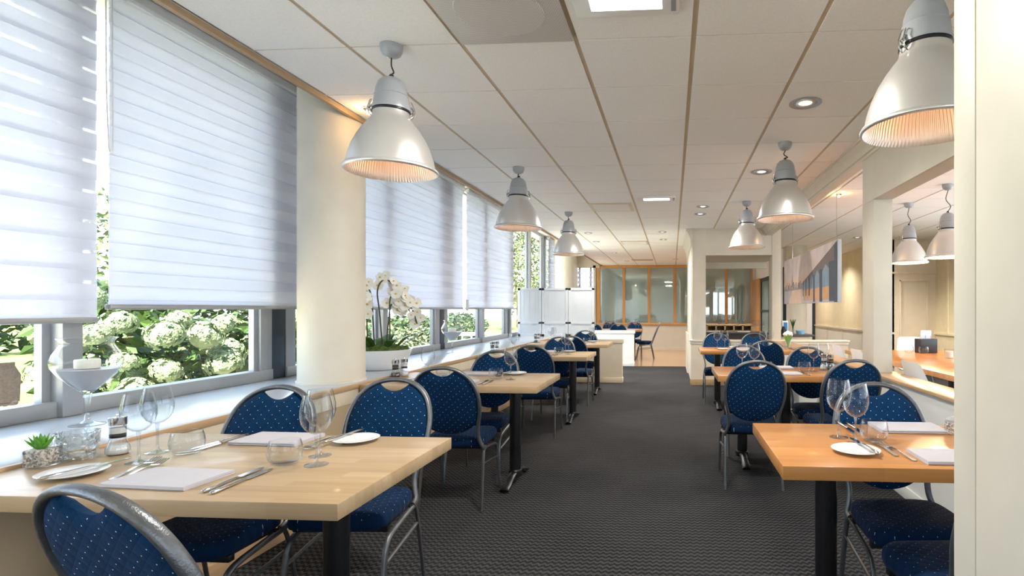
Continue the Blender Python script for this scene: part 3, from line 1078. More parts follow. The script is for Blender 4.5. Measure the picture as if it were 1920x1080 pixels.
CHAIRS = [
    (-1.115, 1.40, -12, 'chair seen from behind at the bottom left corner, backed to the camera'),
    (-1.83, 2.01, 180, 'chair facing the camera at the nearest window table, beside the sill'),
    (-1.40, 2.30, 184, 'chair facing the camera at the nearest window table, on the aisle side'),
    (-1.45, 3.63, 4, 'dark chair seen from behind at the second window table, below the orchid'),
    (-1.50, 4.135, 180, 'chair facing the camera at the second window table from the front'),
    (-1.40, 5.58, 3, 'dark chair seen from behind at the third window table'),
    (-1.43, 6.395, 180, 'chair facing the camera at the third window table'),
    (-1.335, 7.40, 0, 'dark chair seen from behind at the farthest window table'),
    (-1.435, 8.465, 180, 'chair between the farthest window table and the white folding screen'),
    (0.965, 1.85, 5, 'chair at the bottom right, its back cut off by the pale pillar'),
    (0.975, 2.285, 180, 'chair facing the camera across the nearest right-hand table'),
    (0.585, 4.16, 0, 'chair seen full from behind at the middle right-hand table, aisle side'),
    (1.26, 4.27, 4, 'chair seen from behind against the half wall, under the post'),
    (0.70, 4.99, 180, 'chair facing the camera across the middle right-hand table, aisle side'),
    (1.265, 4.76, 180, 'chair facing the camera across the middle right-hand table, by the half wall'),
    (1.055, 6.52, 0, 'dark chair seen from behind at the far right-hand table'),
    (0.655, 7.68, 180, 'chair facing the camera at the far right-hand table, aisle side'),
    (1.20, 7.62, 180, 'chair facing the camera at the far right-hand table, nearer the half wall'),
    (-1.95, 13.25, 8, 'left one of two chairs showing above the distant white low wall'),
    (-1.27, 13.25, -5, 'right one of two chairs showing above the distant white low wall'),
    (-1.75, 14.75, 180, 'chair at the far-left end behind the glasses on the distant table'),
    (-1.05, 14.7, 180, 'chair behind the distant table, before the second glass panel'),
    (-0.72, 14.0, 90, 'dark chair at the open aisle end of the distant table'),
    (1.75, 13.3, 180, 'navy chair inside the portal beside the dark counter'),
    (1.30, 14.37, 0, 'navy chair inside the portal at the far wooden table'),
]
proto = make_chair(CHAIRS[0][3])
for i, (x, y, a, lab) in enumerate(CHAIRS):
    if i == 0:
        proto.location = (x, y, 0)
        proto.rotation_euler = (0, 0, R(a))
    else:
        dup(proto, (x, y, 0), R(a), lab)

# ------------------------------------------------------------------ tables
TZ = 0.775


def table(x0, x1, y0, y1, m, label, legs, th=0.048, z=TZ):
    cx, cy = (x0 + x1) / 2, (y0 + y1) / 2
    t = thing('restaurant_table', label, 'table', (cx, cy, 0), 0, 'restaurant tables')
    boxobj(obj, 'table_top', m, (x0 - cx, x1 - cx, y0 - cy, y1 - cy, z - th, z), parent=t, bev=0.003)
    for lx in legs:
        bm = NB()
        bm_lathe(bm, [(0.0, 0.05), (0.052, 0.05), (0.050, 0.085), (0.042, 0.095), (0.042, z - th - 0.012), (0.075, z - th - 0.012), (0.075, z - th - 0.001), (0, z - th - 0.001)], 28, lx - cx, 0, 0)
        l = obj('leg', bm, M['blackiron'], t)
        bm = NB()
        P = [(lx - cx, s, zz) for s, zz in ((-0.275, 0.016), (-0.255, 0.024), (-0.18, 0.040), (-0.10, 0.066), (0, 0.075), (0.10, 0.066), (0.18, 0.040), (0.255, 0.024), (0.275, 0.016))]
        bm_tube(bm, crom(P, 4), 0.015, [0.034 if abs(p[1]) > 0.2 else 0.030 for p in crom(P, 4)], seg=10, up=(0, 0, 1))
        obj('foot', bm, M['blackiron'], l)
    return t


TL = ['nearest window table', 'second window table', 'third window table', 'farthest window table']
TR = ['nearest right-hand table', 'middle right-hand table', 'far right-hand table']
table(-2.19, -0.915, 1.418, 2.182, M['oak'], 'pale oak table nearest the camera, set against the window sill', (-1.165, -2.11))
table(-2.19, -0.926, 3.638, 4.400, M['oak'], 'second pale oak table from the front along the window sill', (-1.19, -2.11))
table(-2.19, -0.945, 5.90, 6.66, M['oak'], 'third pale oak table from the front along the window sill', (-1.17, -2.11))
table(-2.19, -0.955, 7.93, 8.72, M['oak'], 'last pale oak table along the sill, before the tan low wall', (-1.17, -2.11))
table(0.375, 1.42, 1.857, 2.55, M['honey'], 'honey-coloured table at lower right, nearest the pale pillar', (0.615, 1.30))
table(0.362, 1.42, 4.323, 5.018, M['honey'], 'honey-coloured table in the middle of the right-hand row', (0.60, 0.966))
table(0.360, 1.56, 6.887, 7.537, M['honey'], 'honey-coloured table at the far end of the right-hand row, with a flower vase', (0.60, 1.30))
table(2.235, 3.85, 3.6, 7.15, M['honey'], 'long orange-toned communal table beyond the half wall', (2.7, 3.4))
table(-2.2, -0.80, 13.5, 14.3, M['honey'], 'distant table behind the white low wall, before the partition glass', (-1.0, -1.8))
table(0.75, 1.5, 13.2, 14.0, M['honey'], 'wooden table deep inside the portal, before the partition glass', (1.1,))

# ------------------------------------------------------------------ tableware prototypes
first = {}


def place(kind, make, x, y, z, rz, label, group, sc=None):
    if kind not in first:
        o = make(label)
        o.location = (x, y, z)
        o.rotation_euler = (0, 0, rz)
        o['group'] = group
        first[kind] = o
    else:
        o = dup(first[kind], (x, y, z), rz, label, group)
    if sc:
        o.scale = (sc, sc, sc)
    return o


def mk_wineglass(label):
    t = thing('wine_glass', label, 'wine glass')
    bm = NB()
    bm_lathe(bm, [(0.006, 0.107), (0.018, 0.110), (0.033, 0.122), (0.045, 0.142), (0.0505, 0.165), (0.0495, 0.190), (0.045, 0.215), (0.0395, 0.242), (0.0385, 0.242), (0.044, 0.215), (0.0485, 0.190), (0.0493, 0.165), (0.0438, 0.143), (0.032, 0.124), (0.017, 0.1125), (0.0, 0.111)], 36)
    obj('bowl', bm, M['glass'], t, smooth=70)
    bm = NB()
    bm_lathe(bm, [(0.0, 0.0), (0.037, 0.0), (0.0375, 0.0018), (0.030, 0.003), (0.012, 0.006), (0.0055, 0.012), (0.0042, 0.03), (0.0040, 0.085), (0.006, 0.102), (0.008, 0.108), (0.0, 0.109)], 28)
    obj('stem', bm, M['stem'], t, smooth=60)
    return t


def mk_tumbler(label):
    bm = NB()
    bm_lathe(bm, [(0.0, 0.0), (0.030, 0.0), (0.042, 0.006), (0.052, 0.022), (0.055, 0.042), (0.052, 0.064), (0.047, 0.082), (0.0455, 0.082), (0.0505, 0.063), (0.0533, 0.042), (0.0502, 0.023), (0.040, 0.009), (0.0, 0.007)], 36)
    return tag(obj('tumbler', bm, M['glass'], smooth=60), label, 'water glass')


def mk_napkin(label):
    # folded linen: three layers seen at the fold
    prof = [(-0.085, 0.0), (0.085, 0.0), (0.088, 0.003), (0.085, 0.006), (-0.075, 0.0065), (0.084, 0.007), (0.087, 0.010), (0.084, 0.0135), (-0.083, 0.0145), (-0.088, 0.0125), (-0.089, 0.004)]
    bm = NB()
    a = [bm.verts.new((-0.14, y, z)) for y, z in prof]
    b = [bm.verts.new((0.14, y, z)) for y, z in prof]
    n = len(prof)
    for k in range(n):
        bm.faces.new((a[k], a[(k + 1) % n], b[(k + 1) % n], b[k]))
    bm.faces.new(a)
    bm.faces.new(list(reversed(b)))
    return tag(obj('napkin', bm, M['napkin'], smooth=25), label, 'napkin')


def strip(bm, pts, th=0.0016):
    """flat blade: pts = (y, halfwidth, z)"""
    T = [(bm.verts.new((-w_, y, z + th)), bm.verts.new((w_, y, z + th)), bm.verts.new((w_, y, z)), bm.verts.new((-w_, y, z))) for y, w_, z in pts]
    for A, B in zip(T[:-1], T[1:]):
        for k in range(4):
            bm.faces.new((A[k], A[(k + 1) % 4], B[(k + 1) % 4], B[k]))
    bm.faces.new(T[0])
    bm.faces.new(list(reversed(T[-1])))


def mk_fork(label):
    bm = NB()
    strip(bm, [(-0.10, 0.004, 0.001), (-0.095, 0.0075, 0.001), (-0.06, 0.006, 0.003), (0.0, 0.0035, 0.007), (0.03, 0.0032, 0.006), (0.042, 0.008, 0.004), (0.055, 0.0115, 0.003), (0.062, 0.012, 0.0035)], 0.002)
    for k in range(4):
        x = -0.0099 + k * 0.0066
        bm_tube(bm, [(x, 0.060, 0.0045), (x, 0.080, 0.006), (x * 0.95, 0.102, 0.011)], 0.0011, 0.0015, seg=6)
    return tag(obj('fork', bm, M['steel'], smooth=40), label, 'fork')


def mk_knife(label):
    t = thing('table_knife', label, 'knife')
    bm = NB()
    bm_tube(bm, [(0, -0.11, 0.0055), (0, -0.105, 0.0055), (0, -0.06, 0.0055), (0, 0.0, 0.0055), (0, 0.012, 0.005)], [0.002, 0.005, 0.0045, 0.004, 0.003], [0.003, 0.0075, 0.007, 0.0058, 0.005], seg=10, up=(0, 0, 1))
    obj('handle', bm, M['steel'], t, smooth=50)
    bm = NB()
    strip(bm, [(0.010, 0.005, 0.004), (0.02, 0.0085, 0.003), (0.08, 0.0095, 0.002), (0.10, 0.007, 0.0015), (0.115, 0.001, 0.001)], 0.0018)
    obj('blade', bm, M['steel'], t, smooth=30)
    return t


def mk_plate(label):
    bm = NB()
    bm_lathe(bm, [(0.0, 0.0), (0.045, 0.0), (0.050, 0.003), (0.085, 0.012), (0.0875, 0.0145), (0.085, 0.0155), (0.058, 0.0085), (0.05, 0.0065), (0.0, 0.006)], 48)
    return tag(obj('bread_plate', bm, M['porcelain'], smooth=50), label, 'plate')


def mk_mill(fill, nm):
    def f(label):
        t = thing(nm, label, 'mill')
        bm = NB()
        bm_lathe(bm, [(0.0, 0.001), (0.031, 0.001), (0.036, 0.008), (0.036, 0.022), (0.030, 0.040), (0.024, 0.055), (0.022, 0.066), (0.0245, 0.07), (0.0245, 0.11), (0.0, 0.11)], 28)
        obj('glass_body', bm, M['stem'], t, smooth=50)
        bm = NB()
        bm_lathe(bm, [(0.0, 0.003), (0.029, 0.003), (0.033, 0.010), (0.033, 0.021), (0.027, 0.036), (0.0, 0.040)], 24)
        obj('filling', bm, M[fill], t, smooth=50)
        bm = NB()
        bm_lathe(bm, [(0.0, 0.062), (0.0235, 0.062), (0.0235, 0.074), (0.0, 0.074)], 24)
        obj('collar', bm, M['blackiron'], t)
        bm = NB()
        bm_lathe(bm, [(0.0, 0.078), (0.0225, 0.078), (0.0225, 0.098), (0.0, 0.098)], 24)
        obj('sleeve', bm, M[fill], t)
        bm = NB()
        bm_lathe(bm, [(0.0, 0.108), (0.026, 0.108), (0.0265, 0.112), (0.0265, 0.134), (0.024, 0.137), (0.0, 0.138)], 28)
        obj('cap', bm, M['steel'], t)
        bm = NB()
        bm_lathe(bm, [(0.006, 0.137), (0.0065, 0.141), (0.0055, 0.147), (0.0, 0.148)], 14)
        obj('knob', bm, M['steel'], t)
        return t
    return f


mk_salt = mk_mill('salt', 'salt_mill')
mk_pepper = mk_mill('pepper', 'pepper_mill')

WG, TU, NA, FO, KN, PL = 'wine glasses', 'water tumblers', 'folded napkins', 'forks', 'table knives', 'bread plates'


def wine(x, y, z, lab, sc=None):
    place('wine', mk_wineglass, x, y, z, random.random(), lab, WG, sc)


def tumbler(x, y, z, lab, sc=None):
    place('tumbler', mk_tumbler, x, y, z, 0, lab, TU, sc)


def napkin(x, y, z, a, lab):
    place('napkin', mk_napkin, x, y, z, R(a), lab, NA)


def fork(x, y, z, a, lab):
    place('fork', mk_fork, x, y, z, R(a), lab, FO, 1.15)


def knife(x, y, z, a, lab):
    place('knife', mk_knife, x, y, z, R(a), lab, KN, 1.12)


def plate(x, y, z, lab):
    place('plate', mk_plate, x, y, z, 0, lab, PL)


random.seed(4)
ORD = ['first', 'second', 'third', 'fourth', 'fifth', 'sixth', 'seventh']
Z = TZ + 0.0005
# left row: every table is set for two across the corner, as on the nearest one
for ti, yb in enumerate((1.418, 3.638, 5.90, 7.94)):
    T = TL[ti]
    napkin(-1.56, yb + 0.16, Z, -3, 'folded white napkin at the near edge of the %s' % T)
    knife(-1.362, yb + 0.175, Z, 3, 'table knife beside the near napkin on the %s, inner one' % T)
    knife(-1.325, yb + 0.165, Z, 2, 'table knife beside the near napkin on the %s, outer one' % T)
    if ti < 2:
        fork(-1.775, yb + 0.255, Z, 17, 'fork left of the near napkin on the %s, outer one' % T)
        fork(-1.735, yb + 0.235, Z, 14, 'fork left of the near napkin on the %s, inner one' % T)
        plate(-1.92, yb + 0.19, Z, 'small white bread plate at the sill end of the %s' % T)
        knife(-1.895, yb + 0.21, Z + 0.014, -8, 'butter knife lying on the sill-end bread plate of the %s' % T)
    wine(-1.853, yb + 0.339, Z, 'wine glass on the sill half of the %s, nearer of its pair' % T)
    if ti != 1:
        wine(-1.914, yb + 0.467, Z, 'wine glass on the sill half of the %s, farther of its pair' % T)
    tumbler(-1.785, yb + 0.455, Z, 'low water glass on the sill half of the %s' % T)
    napkin(-1.595, yb + 0.665, Z, 178, 'folded white napkin at the far edge of the %s' % T)
    knife(-1.775, yb + 0.61, Z, 176, 'table knife pointing from the far napkin of the %s, inner one' % T)
    knife(-1.80, yb + 0.63, Z, 173, 'table knife pointing from the far napkin of the %s, outer one' % T)
    if ti < 3:
        fork(-1.405, yb + 0.63, Z, 186, 'fork by the far napkin of the %s, inner one' % T)
        fork(-1.378, yb + 0.62, Z, 188, 'fork by the far napkin of the %s, outer one' % T)
    plate(-1.272, yb + 0.675, Z, 'white bread plate at the aisle end of the %s' % T)
    knife(-1.335, yb + 0.70, Z + 0.014, -3, 'butter knife lying on the aisle-end bread plate of the %s' % T)
    tumbler(-1.33, yb + 0.352, Z, 'low water glass on the aisle half of the %s' % T)
    wine(-1.215, yb + 0.348, Z, 'wine glass on the aisle half of the %s, nearer of its pair' % T)
    if ti != 1:
        wine(-1.275, yb + 0.457, Z, 'wine glass on the aisle half of the %s, farther of its pair' % T)
    if ti == 0:
        place('salt', mk_salt, -2.035, 1.852, Z, 0, 'salt mill with steel cap beside the cut-glass tumbler', 'salt mills')
    else:
        place('pepper', mk_pepper, -2.15, yb + 0.42, Z, 0, 'pepper mill at the sill end of the %s' % T, 'pepper mills')
        place('salt', mk_salt, -2.125, yb + 0.51, Z, 0, 'salt mill at the sill end of the %s' % T, 'salt mills')

# succulent cube and cut-glass tumbler on the nearest table
t = thing('potted_succulent', 'small green succulent in a glass cube of gravel by the sill', 'plant', (-2.135, 1.69, Z), 0.15)
bm = NB()
bm_box(bm, -0.034, 0.034, -0.034, 0.034, 0.0, 0.066, 0.006)
obj('glass_pot', bm, M['glass'], t)
bm = NB()
bm_box(bm, -0.031, 0.031, -0.031, 0.031, 0.003, 0.060, 0.005)
obj('gravel', bm, M['gravel'], t)
random.seed(3)
M['succ'] = plain('succulent_green', (0.10, 0.30, 0.03), 0.4, 0, 0.35, 30)
for k in range(15):
    a = k * 2.399
    tilt = 0.25 + 0.75 * (k / 14)
    L_ = 0.042 + 0.012 * random.random()
    dx, dy, dz = math.cos(a) * math.sin(tilt), math.sin(a) * math.sin(tilt), math.cos(tilt)
    bm = NB()
    pts = [(dx * L_ * s, dy * L_ * s, 0.056 + dz * L_ * s + 0.008 * s * s) for s in (0, 0.35, 0.7, 1.0)]
    bm_tube(bm, pts, [0.004, 0.0048, 0.0036, 0.0006], [0.007, 0.0095, 0.0065, 0.0008], seg=8, up=(0, 0, 1))
    obj('leaf', bm, M['succ'], t, smooth=60)
t = thing('cut_glass_tumbler', 'faceted cut-glass tumbler between the succulent and the salt mill', 'glass', (-2.112, 1.782, Z), 0)
bm = NB()
bm_lathe(bm, [(0.0, 0.0), (0.050, 0.0), (0.053, 0.004), (0.057, 0.05), (0.061, 0.098), (0.057, 0.098), (0.053, 0.05), (0.049, 0.012), (0.0, 0.010)], 40)
obj('glass_body', bm, M['cutglass'], t, smooth=40)
bm = NB()
bm_lathe(bm, [(0.0, 0.012), (0.020, 0.012), (0.020, 0.024), (0.0, 0.024)], 20)
obj('tealight', bm, M['wax'], t)

# goblet candle holders on the sill


def goblet(x, y, lab, z=0.7865):
    t = thing('glass_goblet', lab, 'candle holder', (x, y, z), 0, 'tall glass goblets on the sill')
    bm = NB()
    bm_lathe(bm, [(0.0, 0.0), (0.062, 0.0), (0.062, 0.003), (0.03, 0.010), (0.012, 0.022), (0.010, 0.06), (0.0125, 0.11), (0.017, 0.140), (0.0, 0.145)], 32)
    obj('stem', bm, M['stem'], t, smooth=60)
    bm = NB()
    o_ = [(0.012, 0.14), (0.030, 0.155), (0.060, 0.185), (0.095, 0.225), (0.118, 0.262), (0.122, 0.290), (0.113, 0.320), (0.095, 0.350), (0.088, 0.366), (0.092, 0.382), (0.104, 0.392)]
    i_ = [(r - 0.003, z_) for r, z_ in o_[::-1]]
    bm_lathe(bm, o_ + i_[:-1] + [(0.0, 0.148)], 44)
    obj('bowl', bm, M['glass'], t, smooth=70)
    bm = NB()
    bm_lathe(bm, [(0.0, 0.156), (0.028, 0.158), (0.057, 0.187), (0.090, 0.225), (0.108, 0.252), (0.0, 0.254)], 40)
    obj('sand_filling', bm, M['water'], t, smooth=40)
    bm = NB()
    bm_lathe(bm, [(0.0, 0.255), (0.042, 0.255), (0.044, 0.259), (0.044, 0.292), (0.041, 0.296), (0.012, 0.293), (0.0, 0.293)], 32)
    c = obj('candle', bm, M['wax'], t)
    bm = NB()
    bm_tube(bm, [(0, 0, 0.293), (0.001, 0, 0.303)], 0.001, seg=6)
    obj('wick', bm, M['cable'], c)
    return t


goblet(-2.63, 2.26, 'large glass goblet with a candle on the sill, behind the nearest table')
goblet(-2.56, 6.12, 'glass goblet on the sill right of the orchid, before the dark mullion')

# orchid in a white oval bowl
t = thing('orchid_bowl', 'white orchids in a wide white bowl on the sill beside the column', 'plant', (-2.535, 4.53, 0.787), 0)
bm = NB()
t.scale = (0.96, 0.96, 0.96)
bm_lathe(bm, [(0.0, 0.0), (0.17, 0.0), (0.185, 0.006), (0.215, 0.06), (0.248, 0.12), (0.268, 0.172), (0.270, 0.178), (0.262, 0.178), (0.240, 0.125), (0.205, 0.06), (0.0, 0.05)], 56)
obj('bowl', bm, M['porcelain'], t, smooth=50)
random.seed(9)
bm = NB()
bmesh.ops.create_icosphere(bm, subdivisions=4, radius=1.0)
for v_ in bm.verts:
    d = v_.co.copy()
    n_ = 0.025 * math.sin(d.x * 17 + d.y * 9) * math.cos(d.y * 15 + d.z * 5) + random.uniform(-0.01, 0.01)
    v_.co = Vector((d.x * 0.245, d.y * 0.245, 0.165 + max(d.z, -0.2) * 0.05 + n_))
obj('moss', bm, M['moss'], t, smooth=60)
for k in range(13):
    a = random.uniform(0, 2 * PI)
    rr = random.uniform(0.02, 0.17)
    L_ = random.uniform(0.16, 0.25)
    bx, by = rr * math.cos(a), rr * math.sin(a)
    bm = NB()
    pts = [(bx + math.cos(a) * L_ * s * 0.7, by + math.sin(a) * L_ * s * 0.7, 0.17 + L_ * (1.15 * s - 0.6 * s * s)) for s in (0, 0.2, 0.45, 0.7, 0.9, 1.0)]
    bm_tube(bm, crom(pts, 3), 0.004, [0.012 + 0.03 * math.sin(PI * min(1, (i_ + 1) / 17)) for i_ in range(16)], seg=8, up=(0, 0, 1))
    obj('leaf', bm, M['leafdark'], t, smooth=60)


def flower(parent, p, nrm, s):
    bm = NB()
    n_ = Vector(nrm).normalized()
    u = n_.orthogonal().normalized()
    w_ = n_.cross(u)
    for k in range(5):
        a = 2 * PI * k / 5 + PI / 2
        d = u * math.cos(a) + w_ * math.sin(a)
        e = n_.cross(d)
        wd = 0.62 if k in (1, 4) else 0.42
        c0 = bm.verts.new(p + n_ * 0.003)
        ring = []
        for j in range(9):
            b = -PI * 0.5 + PI * j / 8 if True else 0
            q = p + d * (s * (0.55 + 0.45 * math.cos(b))) + e * (s * wd * math.sin(b)) + n_ * (0.2 * s * math.cos(b * 0.5))
            ring.append(bm.verts.new(q))
        for a1, b1 in zip(ring[:-1], ring[1:]):
            bm.faces.new((c0, a1, b1))
    f = obj('flower', bm, M['petal'], parent, smooth=60)
    bm = NB()
    bmesh.ops.create_icosphere(bm, subdivisions=1, radius=s * 0.22, matrix=Matrix.Translation(p + n_ * s * 0.15))
    obj('lip', bm, M['petalyellow'], f, smooth=60)


stems = [
    ((-0.02, -0.06), [(-0.02, -0.06, 0.17), (-0.03, -0.07, 0.45), (-0.04, -0.08, 0.66), (-0.05, -0.14, 0.74), (-0.06, -0.22, 0.68), (-0.06, -0.30, 0.56), (-0.05, -0.33, 0.46)]),
    ((-0.05, -0.12), [(-0.05, -0.12, 0.17), (-0.05, -0.13, 0.40), (-0.05, -0.15, 0.56), (-0.06, -0.22, 0.62), (-0.05, -0.30, 0.56)]),
    ((0.02, 0.0), [(0.02, 0.0, 0.17), (0.01, -0.03, 0.5), (0.0, -0.05, 0.70), (0.02, 0.0, 0.80), (0.05, 0.08, 0.79), (0.07, 0.15, 0.68), (0.08, 0.20, 0.55)]),
    ((0.06, 0.06), [(0.06, 0.06, 0.17), (0.06, 0.05, 0.45), (0.06, 0.06, 0.64), (0.09, 0.12, 0.70), (0.13, 0.20, 0.64), (0.17, 0.27, 0.52), (0.19, 0.31, 0.40)]),
    ((0.0, 0.09), [(0.0, 0.09, 0.17), (0.01, 0.12, 0.42), (0.02, 0.15, 0.58), (0.06, 0.22, 0.62), (0.10, 0.32, 0.54), (0.12, 0.38, 0.42)]),
]
for b0, P in stems:
    bm = NB()
    pp = crom(P, 8)
    bm_tube(bm, pp, 0.0065, seg=8)
    obj('flower_stem', bm, M['stemgreen'], t)
    nP = len(pp)
    st = int(nP * 0.45)
    for q in range(st, nP, 3):
        p = pp[q]
        for rep in range(2):
            off = Vector((random.uniform(-0.05, 0.05), random.uniform(-0.05, 0.05), random.uniform(-0.05, 0.05)))
            flower(t, p + off, (0.55 + random.uniform(-0.4, 0.4), -0.8 + random.uniform(-0.5, 0.5), random.uniform(-0.25, 0.35)), random.uniform(0.038, 0.052))

# right-hand tables
wine(0.690, 2.285, Z, 'wine glass on the nearest right-hand table, left of its pair')
wine(0.722, 2.175, Z, 'wine glass on the nearest right-hand table, right of its pair')
tumbler(0.815, 2.235, Z, 'water glass on the nearest right-hand table behind the forks')
plate(0.681, 2.052, Z, 'white bread plate under the wine glasses, lower right')
knife(0.722, 2.085, Z + 0.014, 4, 'butter knife lying on the lower-right bread plate')
fork(0.803, 2.115, Z, 4, 'fork beside the lower-right bread plate')
fork(0.835, 2.055, Z, 7, 'fork nearest the napkin cut off by the pale pillar')
napkin(1.012, 1.985, Z, 0, 'folded napkin cut off by the pale pillar on the nearest right-hand table')
napkin(1.04, 2.46, Z, 180, 'folded napkin at the far edge of the nearest right-hand table')
knife(0.81, 2.47, Z, 180, 'knife left of the far napkin on the nearest right-hand table')
knife(0.775, 2.47, Z, 182, 'second knife left of the far napkin on the nearest right-hand table')
t = thing('gravel_tealight_pot', 'small gravel pot cut off by the pale pillar on the right-hand table', 'ornament', (1.20, 2.385, Z), 0.3)
bm = NB()
bm_lathe(bm, [(0, 0), (0.03, 0), (0.033, 0.005), (0.033, 0.05), (0, 0.05)], 24)
obj('gravel_body', bm, M['gravel'], t)
bm = NB()
bm_lathe(bm, [(0.028, 0.05), (0.03, 0.06), (0.012, 0.072), (0, 0.073)], 20)
obj('lid', bm, M['greypaint'], t)

for (T, y0, xx) in ((TR[1], 4.323, 0.0), (TR[2], 6.887, 0.0)):
    wine(0.60, y0 + 0.36, Z, 'wine glass on the %s, left one at the aisle end' % T)
    wine(0.695, y0 + 0.31, Z, 'wine glass on the %s, right one at the aisle end' % T)
    wine(1.205, y0 + 0.36, Z, 'wine glass on the %s, left one at the wall end' % T)
    wine(1.305, y0 + 0.43, Z, 'wine glass on the %s, right one at the wall end' % T)
    tumbler(0.80, y0 + 0.34, Z, 'water glass in the middle of the %s' % T)
    tumbler(1.12, y0 + 0.33, Z, 'water glass at the wall end of the %s' % T)
    napkin(0.90, y0 + 0.14, Z, 0, 'folded napkin at the near edge of the %s' % T)
    napkin(0.93, y0 + 0.58, Z, 180, 'folded napkin at the far edge of the %s' % T)
    plate(0.66, y0 + 0.18, Z, 'bread plate at the aisle end of the %s' % T)
    knife(1.09, y0 + 0.16, Z, 3, 'knife beside the near napkin on the %s' % T)
    fork(0.765, y0 + 0.15, Z, 3, 'fork beside the near napkin on the %s' % T)
place('pepper', mk_pepper, 1.375, 4.78, Z, 0, 'pepper mill at the wall end of the middle right-hand table', 'pepper mills')
place('salt', mk_salt, 1.335, 4.84, Z, 0, 'salt mill at the wall end of the middle right-hand table', 'salt mills')

# flower vase on the far right table
t = thing('flower_vase', 'small glass vase with white and green flowers on the far right table', 'vase', (1.50, 7.10, Z), 0)
bm = NB()
bm_lathe(bm, [(0, 0), (0.045, 0), (0.048, 0.01), (0.042, 0.09), (0.036, 0.14), (0.034, 0.14), (0.04, 0.09), (0.044, 0.012), (0, 0.01)], 24)
obj('vase_body', bm, M['glass'], t, smooth=50)
bm = NB()
for k in range(7):
    a = k * 0.9
    bm_tube(bm, crom([(0, 0, 0.02), (0.02 * math.cos(a), 0.02 * math.sin(a), 0.12), (0.06 * math.cos(a), 0.05 * math.sin(a), 0.20)], 4), 0.003, [0.003, 0.004, 0.006, 0.012, 0.016, 0.018, 0.016, 0.010, 0.002], seg=6)
obj('leaf', bm, plain('fresh_leaf', (0.16, 0.36, 0.06), 0.5), t)
for k in range(3):
    bm = NB()
    bmesh.ops.create_icosphere(bm, subdivisions=2, radius=0.032)
    for v_ in bm.verts:
        v_.co *= random.uniform(0.8, 1.2)
    obj('flower', bm, M['petal'], t, loc=(-0.03 + 0.03 * k, 0.0, 0.20 + 0.015 * (k % 2)))

# ------------------------------------------------------------------ folding screen
t = thing('folding_screen', 'white three-panel folding screen behind the farthest window table', 'room divider', (-2.2, 10.06, 0), 0)
xs_ = [-2.93, -2.47, -1.96, -1.457]
for k in range(3):
    a, b = xs_[k] + 2.2 + 0.004, xs_[k + 1] + 2.2 - 0.004
    dy = 0.0
    bm = NB()
    bm_box(bm, a, b, dy - 0.012, dy + 0.012, 0.775, 1.695)
    bm_box(bm, a, a + 0.05, dy - 0.02, dy + 0.02, 0.77, 1.70, 0.003)
    bm_box(bm, b - 0.05, b, dy - 0.02, dy + 0.02, 0.77, 1.70, 0.003)
    bm_box(bm, a, b, dy - 0.02, dy + 0.02, 1.655, 1.70, 0.003)
    bm_box(bm, a, b, dy - 0.02, dy + 0.02, 1.02, 1.06, 0.003)
    bm_box(bm, a, b, dy - 0.02, dy + 0.02, 0.77, 0.83, 0.003)
    for g in range(1, 4):
        x = a + (b - a) * g / 4
        bm_box(bm, x - 0.003, x + 0.003, dy - 0.014, dy + 0.014, 0.8, 1.66)
    if k > 0:
        bm_box(bm, a, a + 0.05, dy - 0.02, dy + 0.02, 0.0, 0.77)
        bm_box(bm, b - 0.05, b, dy - 0.02, dy + 0.02, 0.0, 0.77)
        bm_box(bm, a, b, dy - 0.012, dy + 0.012, 0.1, 0.78)
    obj('panel', bm, M['screen'], t, smooth=0)

# ------------------------------------------------------------------ hanging canvas over the half wall
t = thing('hanging_canvas', 'long canvas of a bridge and skyline at sunset hung over the half wall', 'picture', (1.765, 7.175, 1.38), 0)
Lc, Hc = 1.36, 0.665
bm = NB()
bm_box(bm, -0.022, 0.022, -Lc, Lc, 0, Hc, 0.002)
obj('canvas_edge', bm, M['screen'], t)
cols = {'sky': (0.58, 0.47, 0.45), 'glow': (0.62, 0.44, 0.34), 'water': (0.42, 0.38, 0.40), 'deep': (0.05, 0.065, 0.09), 'stone': (0.15, 0.115, 0.11), 'mid': (0.28, 0.23, 0.23), 'amber': (0.56, 0.30, 0.15), 'blueg': (0.20, 0.27, 0.35)}
cm = {k: plain('print_' + k, v, 0.55, 0, 0.12, 5) for k, v in cols.items()}
names = list(cols)
bm = NB()


def cq(pts, c, lift=0.0):
    # picture coordinates: u 0 (far end) .. 1 (near end), v 0 .. 1, on the aisle-side face
    f = bm.faces.new([bm.verts.new((-0.0225 - lift, Lc - 2 * Lc * u, Hc * v_)) for u, v_ in pts])
    f.material_index = names.index(c)


cq([(0, 0.36), (1, 0.36), (1, 1), (0, 1)], 'sky')
cq([(0, 0.36), (0.62, 0.36), (0.62, 0.58), (0, 0.50)], 'glow', 0.0006)
cq([(0, 0), (1, 0), (1, 0.36), (0, 0.36)], 'water')
cq([(0.12, 0), (0.42, 0), (0.40, 0.33), (0.22, 0.33)], 'glow', 0.0006)
for k in range(16):
    u = 0.02 + k * 0.03
    h = 0.40 + 0.07 * ((k * 7) % 5) / 4
    cq([(u, 0.33), (u + 0.024, 0.33), (u + 0.024, h), (u, h)], ('blueg', 'mid', 'amber', 'stone')[k % 4], 0.0010)
cq([(0.195, 0.36), (0.225, 0.36), (0.214, 0.58), (0.210, 0.80), (0.206, 0.58)], 'stone', 0.0014)
cq([(0, 0.29), (0.52, 0.29), (0.52, 0.335), (0, 0.335)], 'mid', 0.0016)
cq([(0.44, 0.36), (1, 0.62), (1, 0.985), (0.44, 0.42)], 'stone', 0.0018)
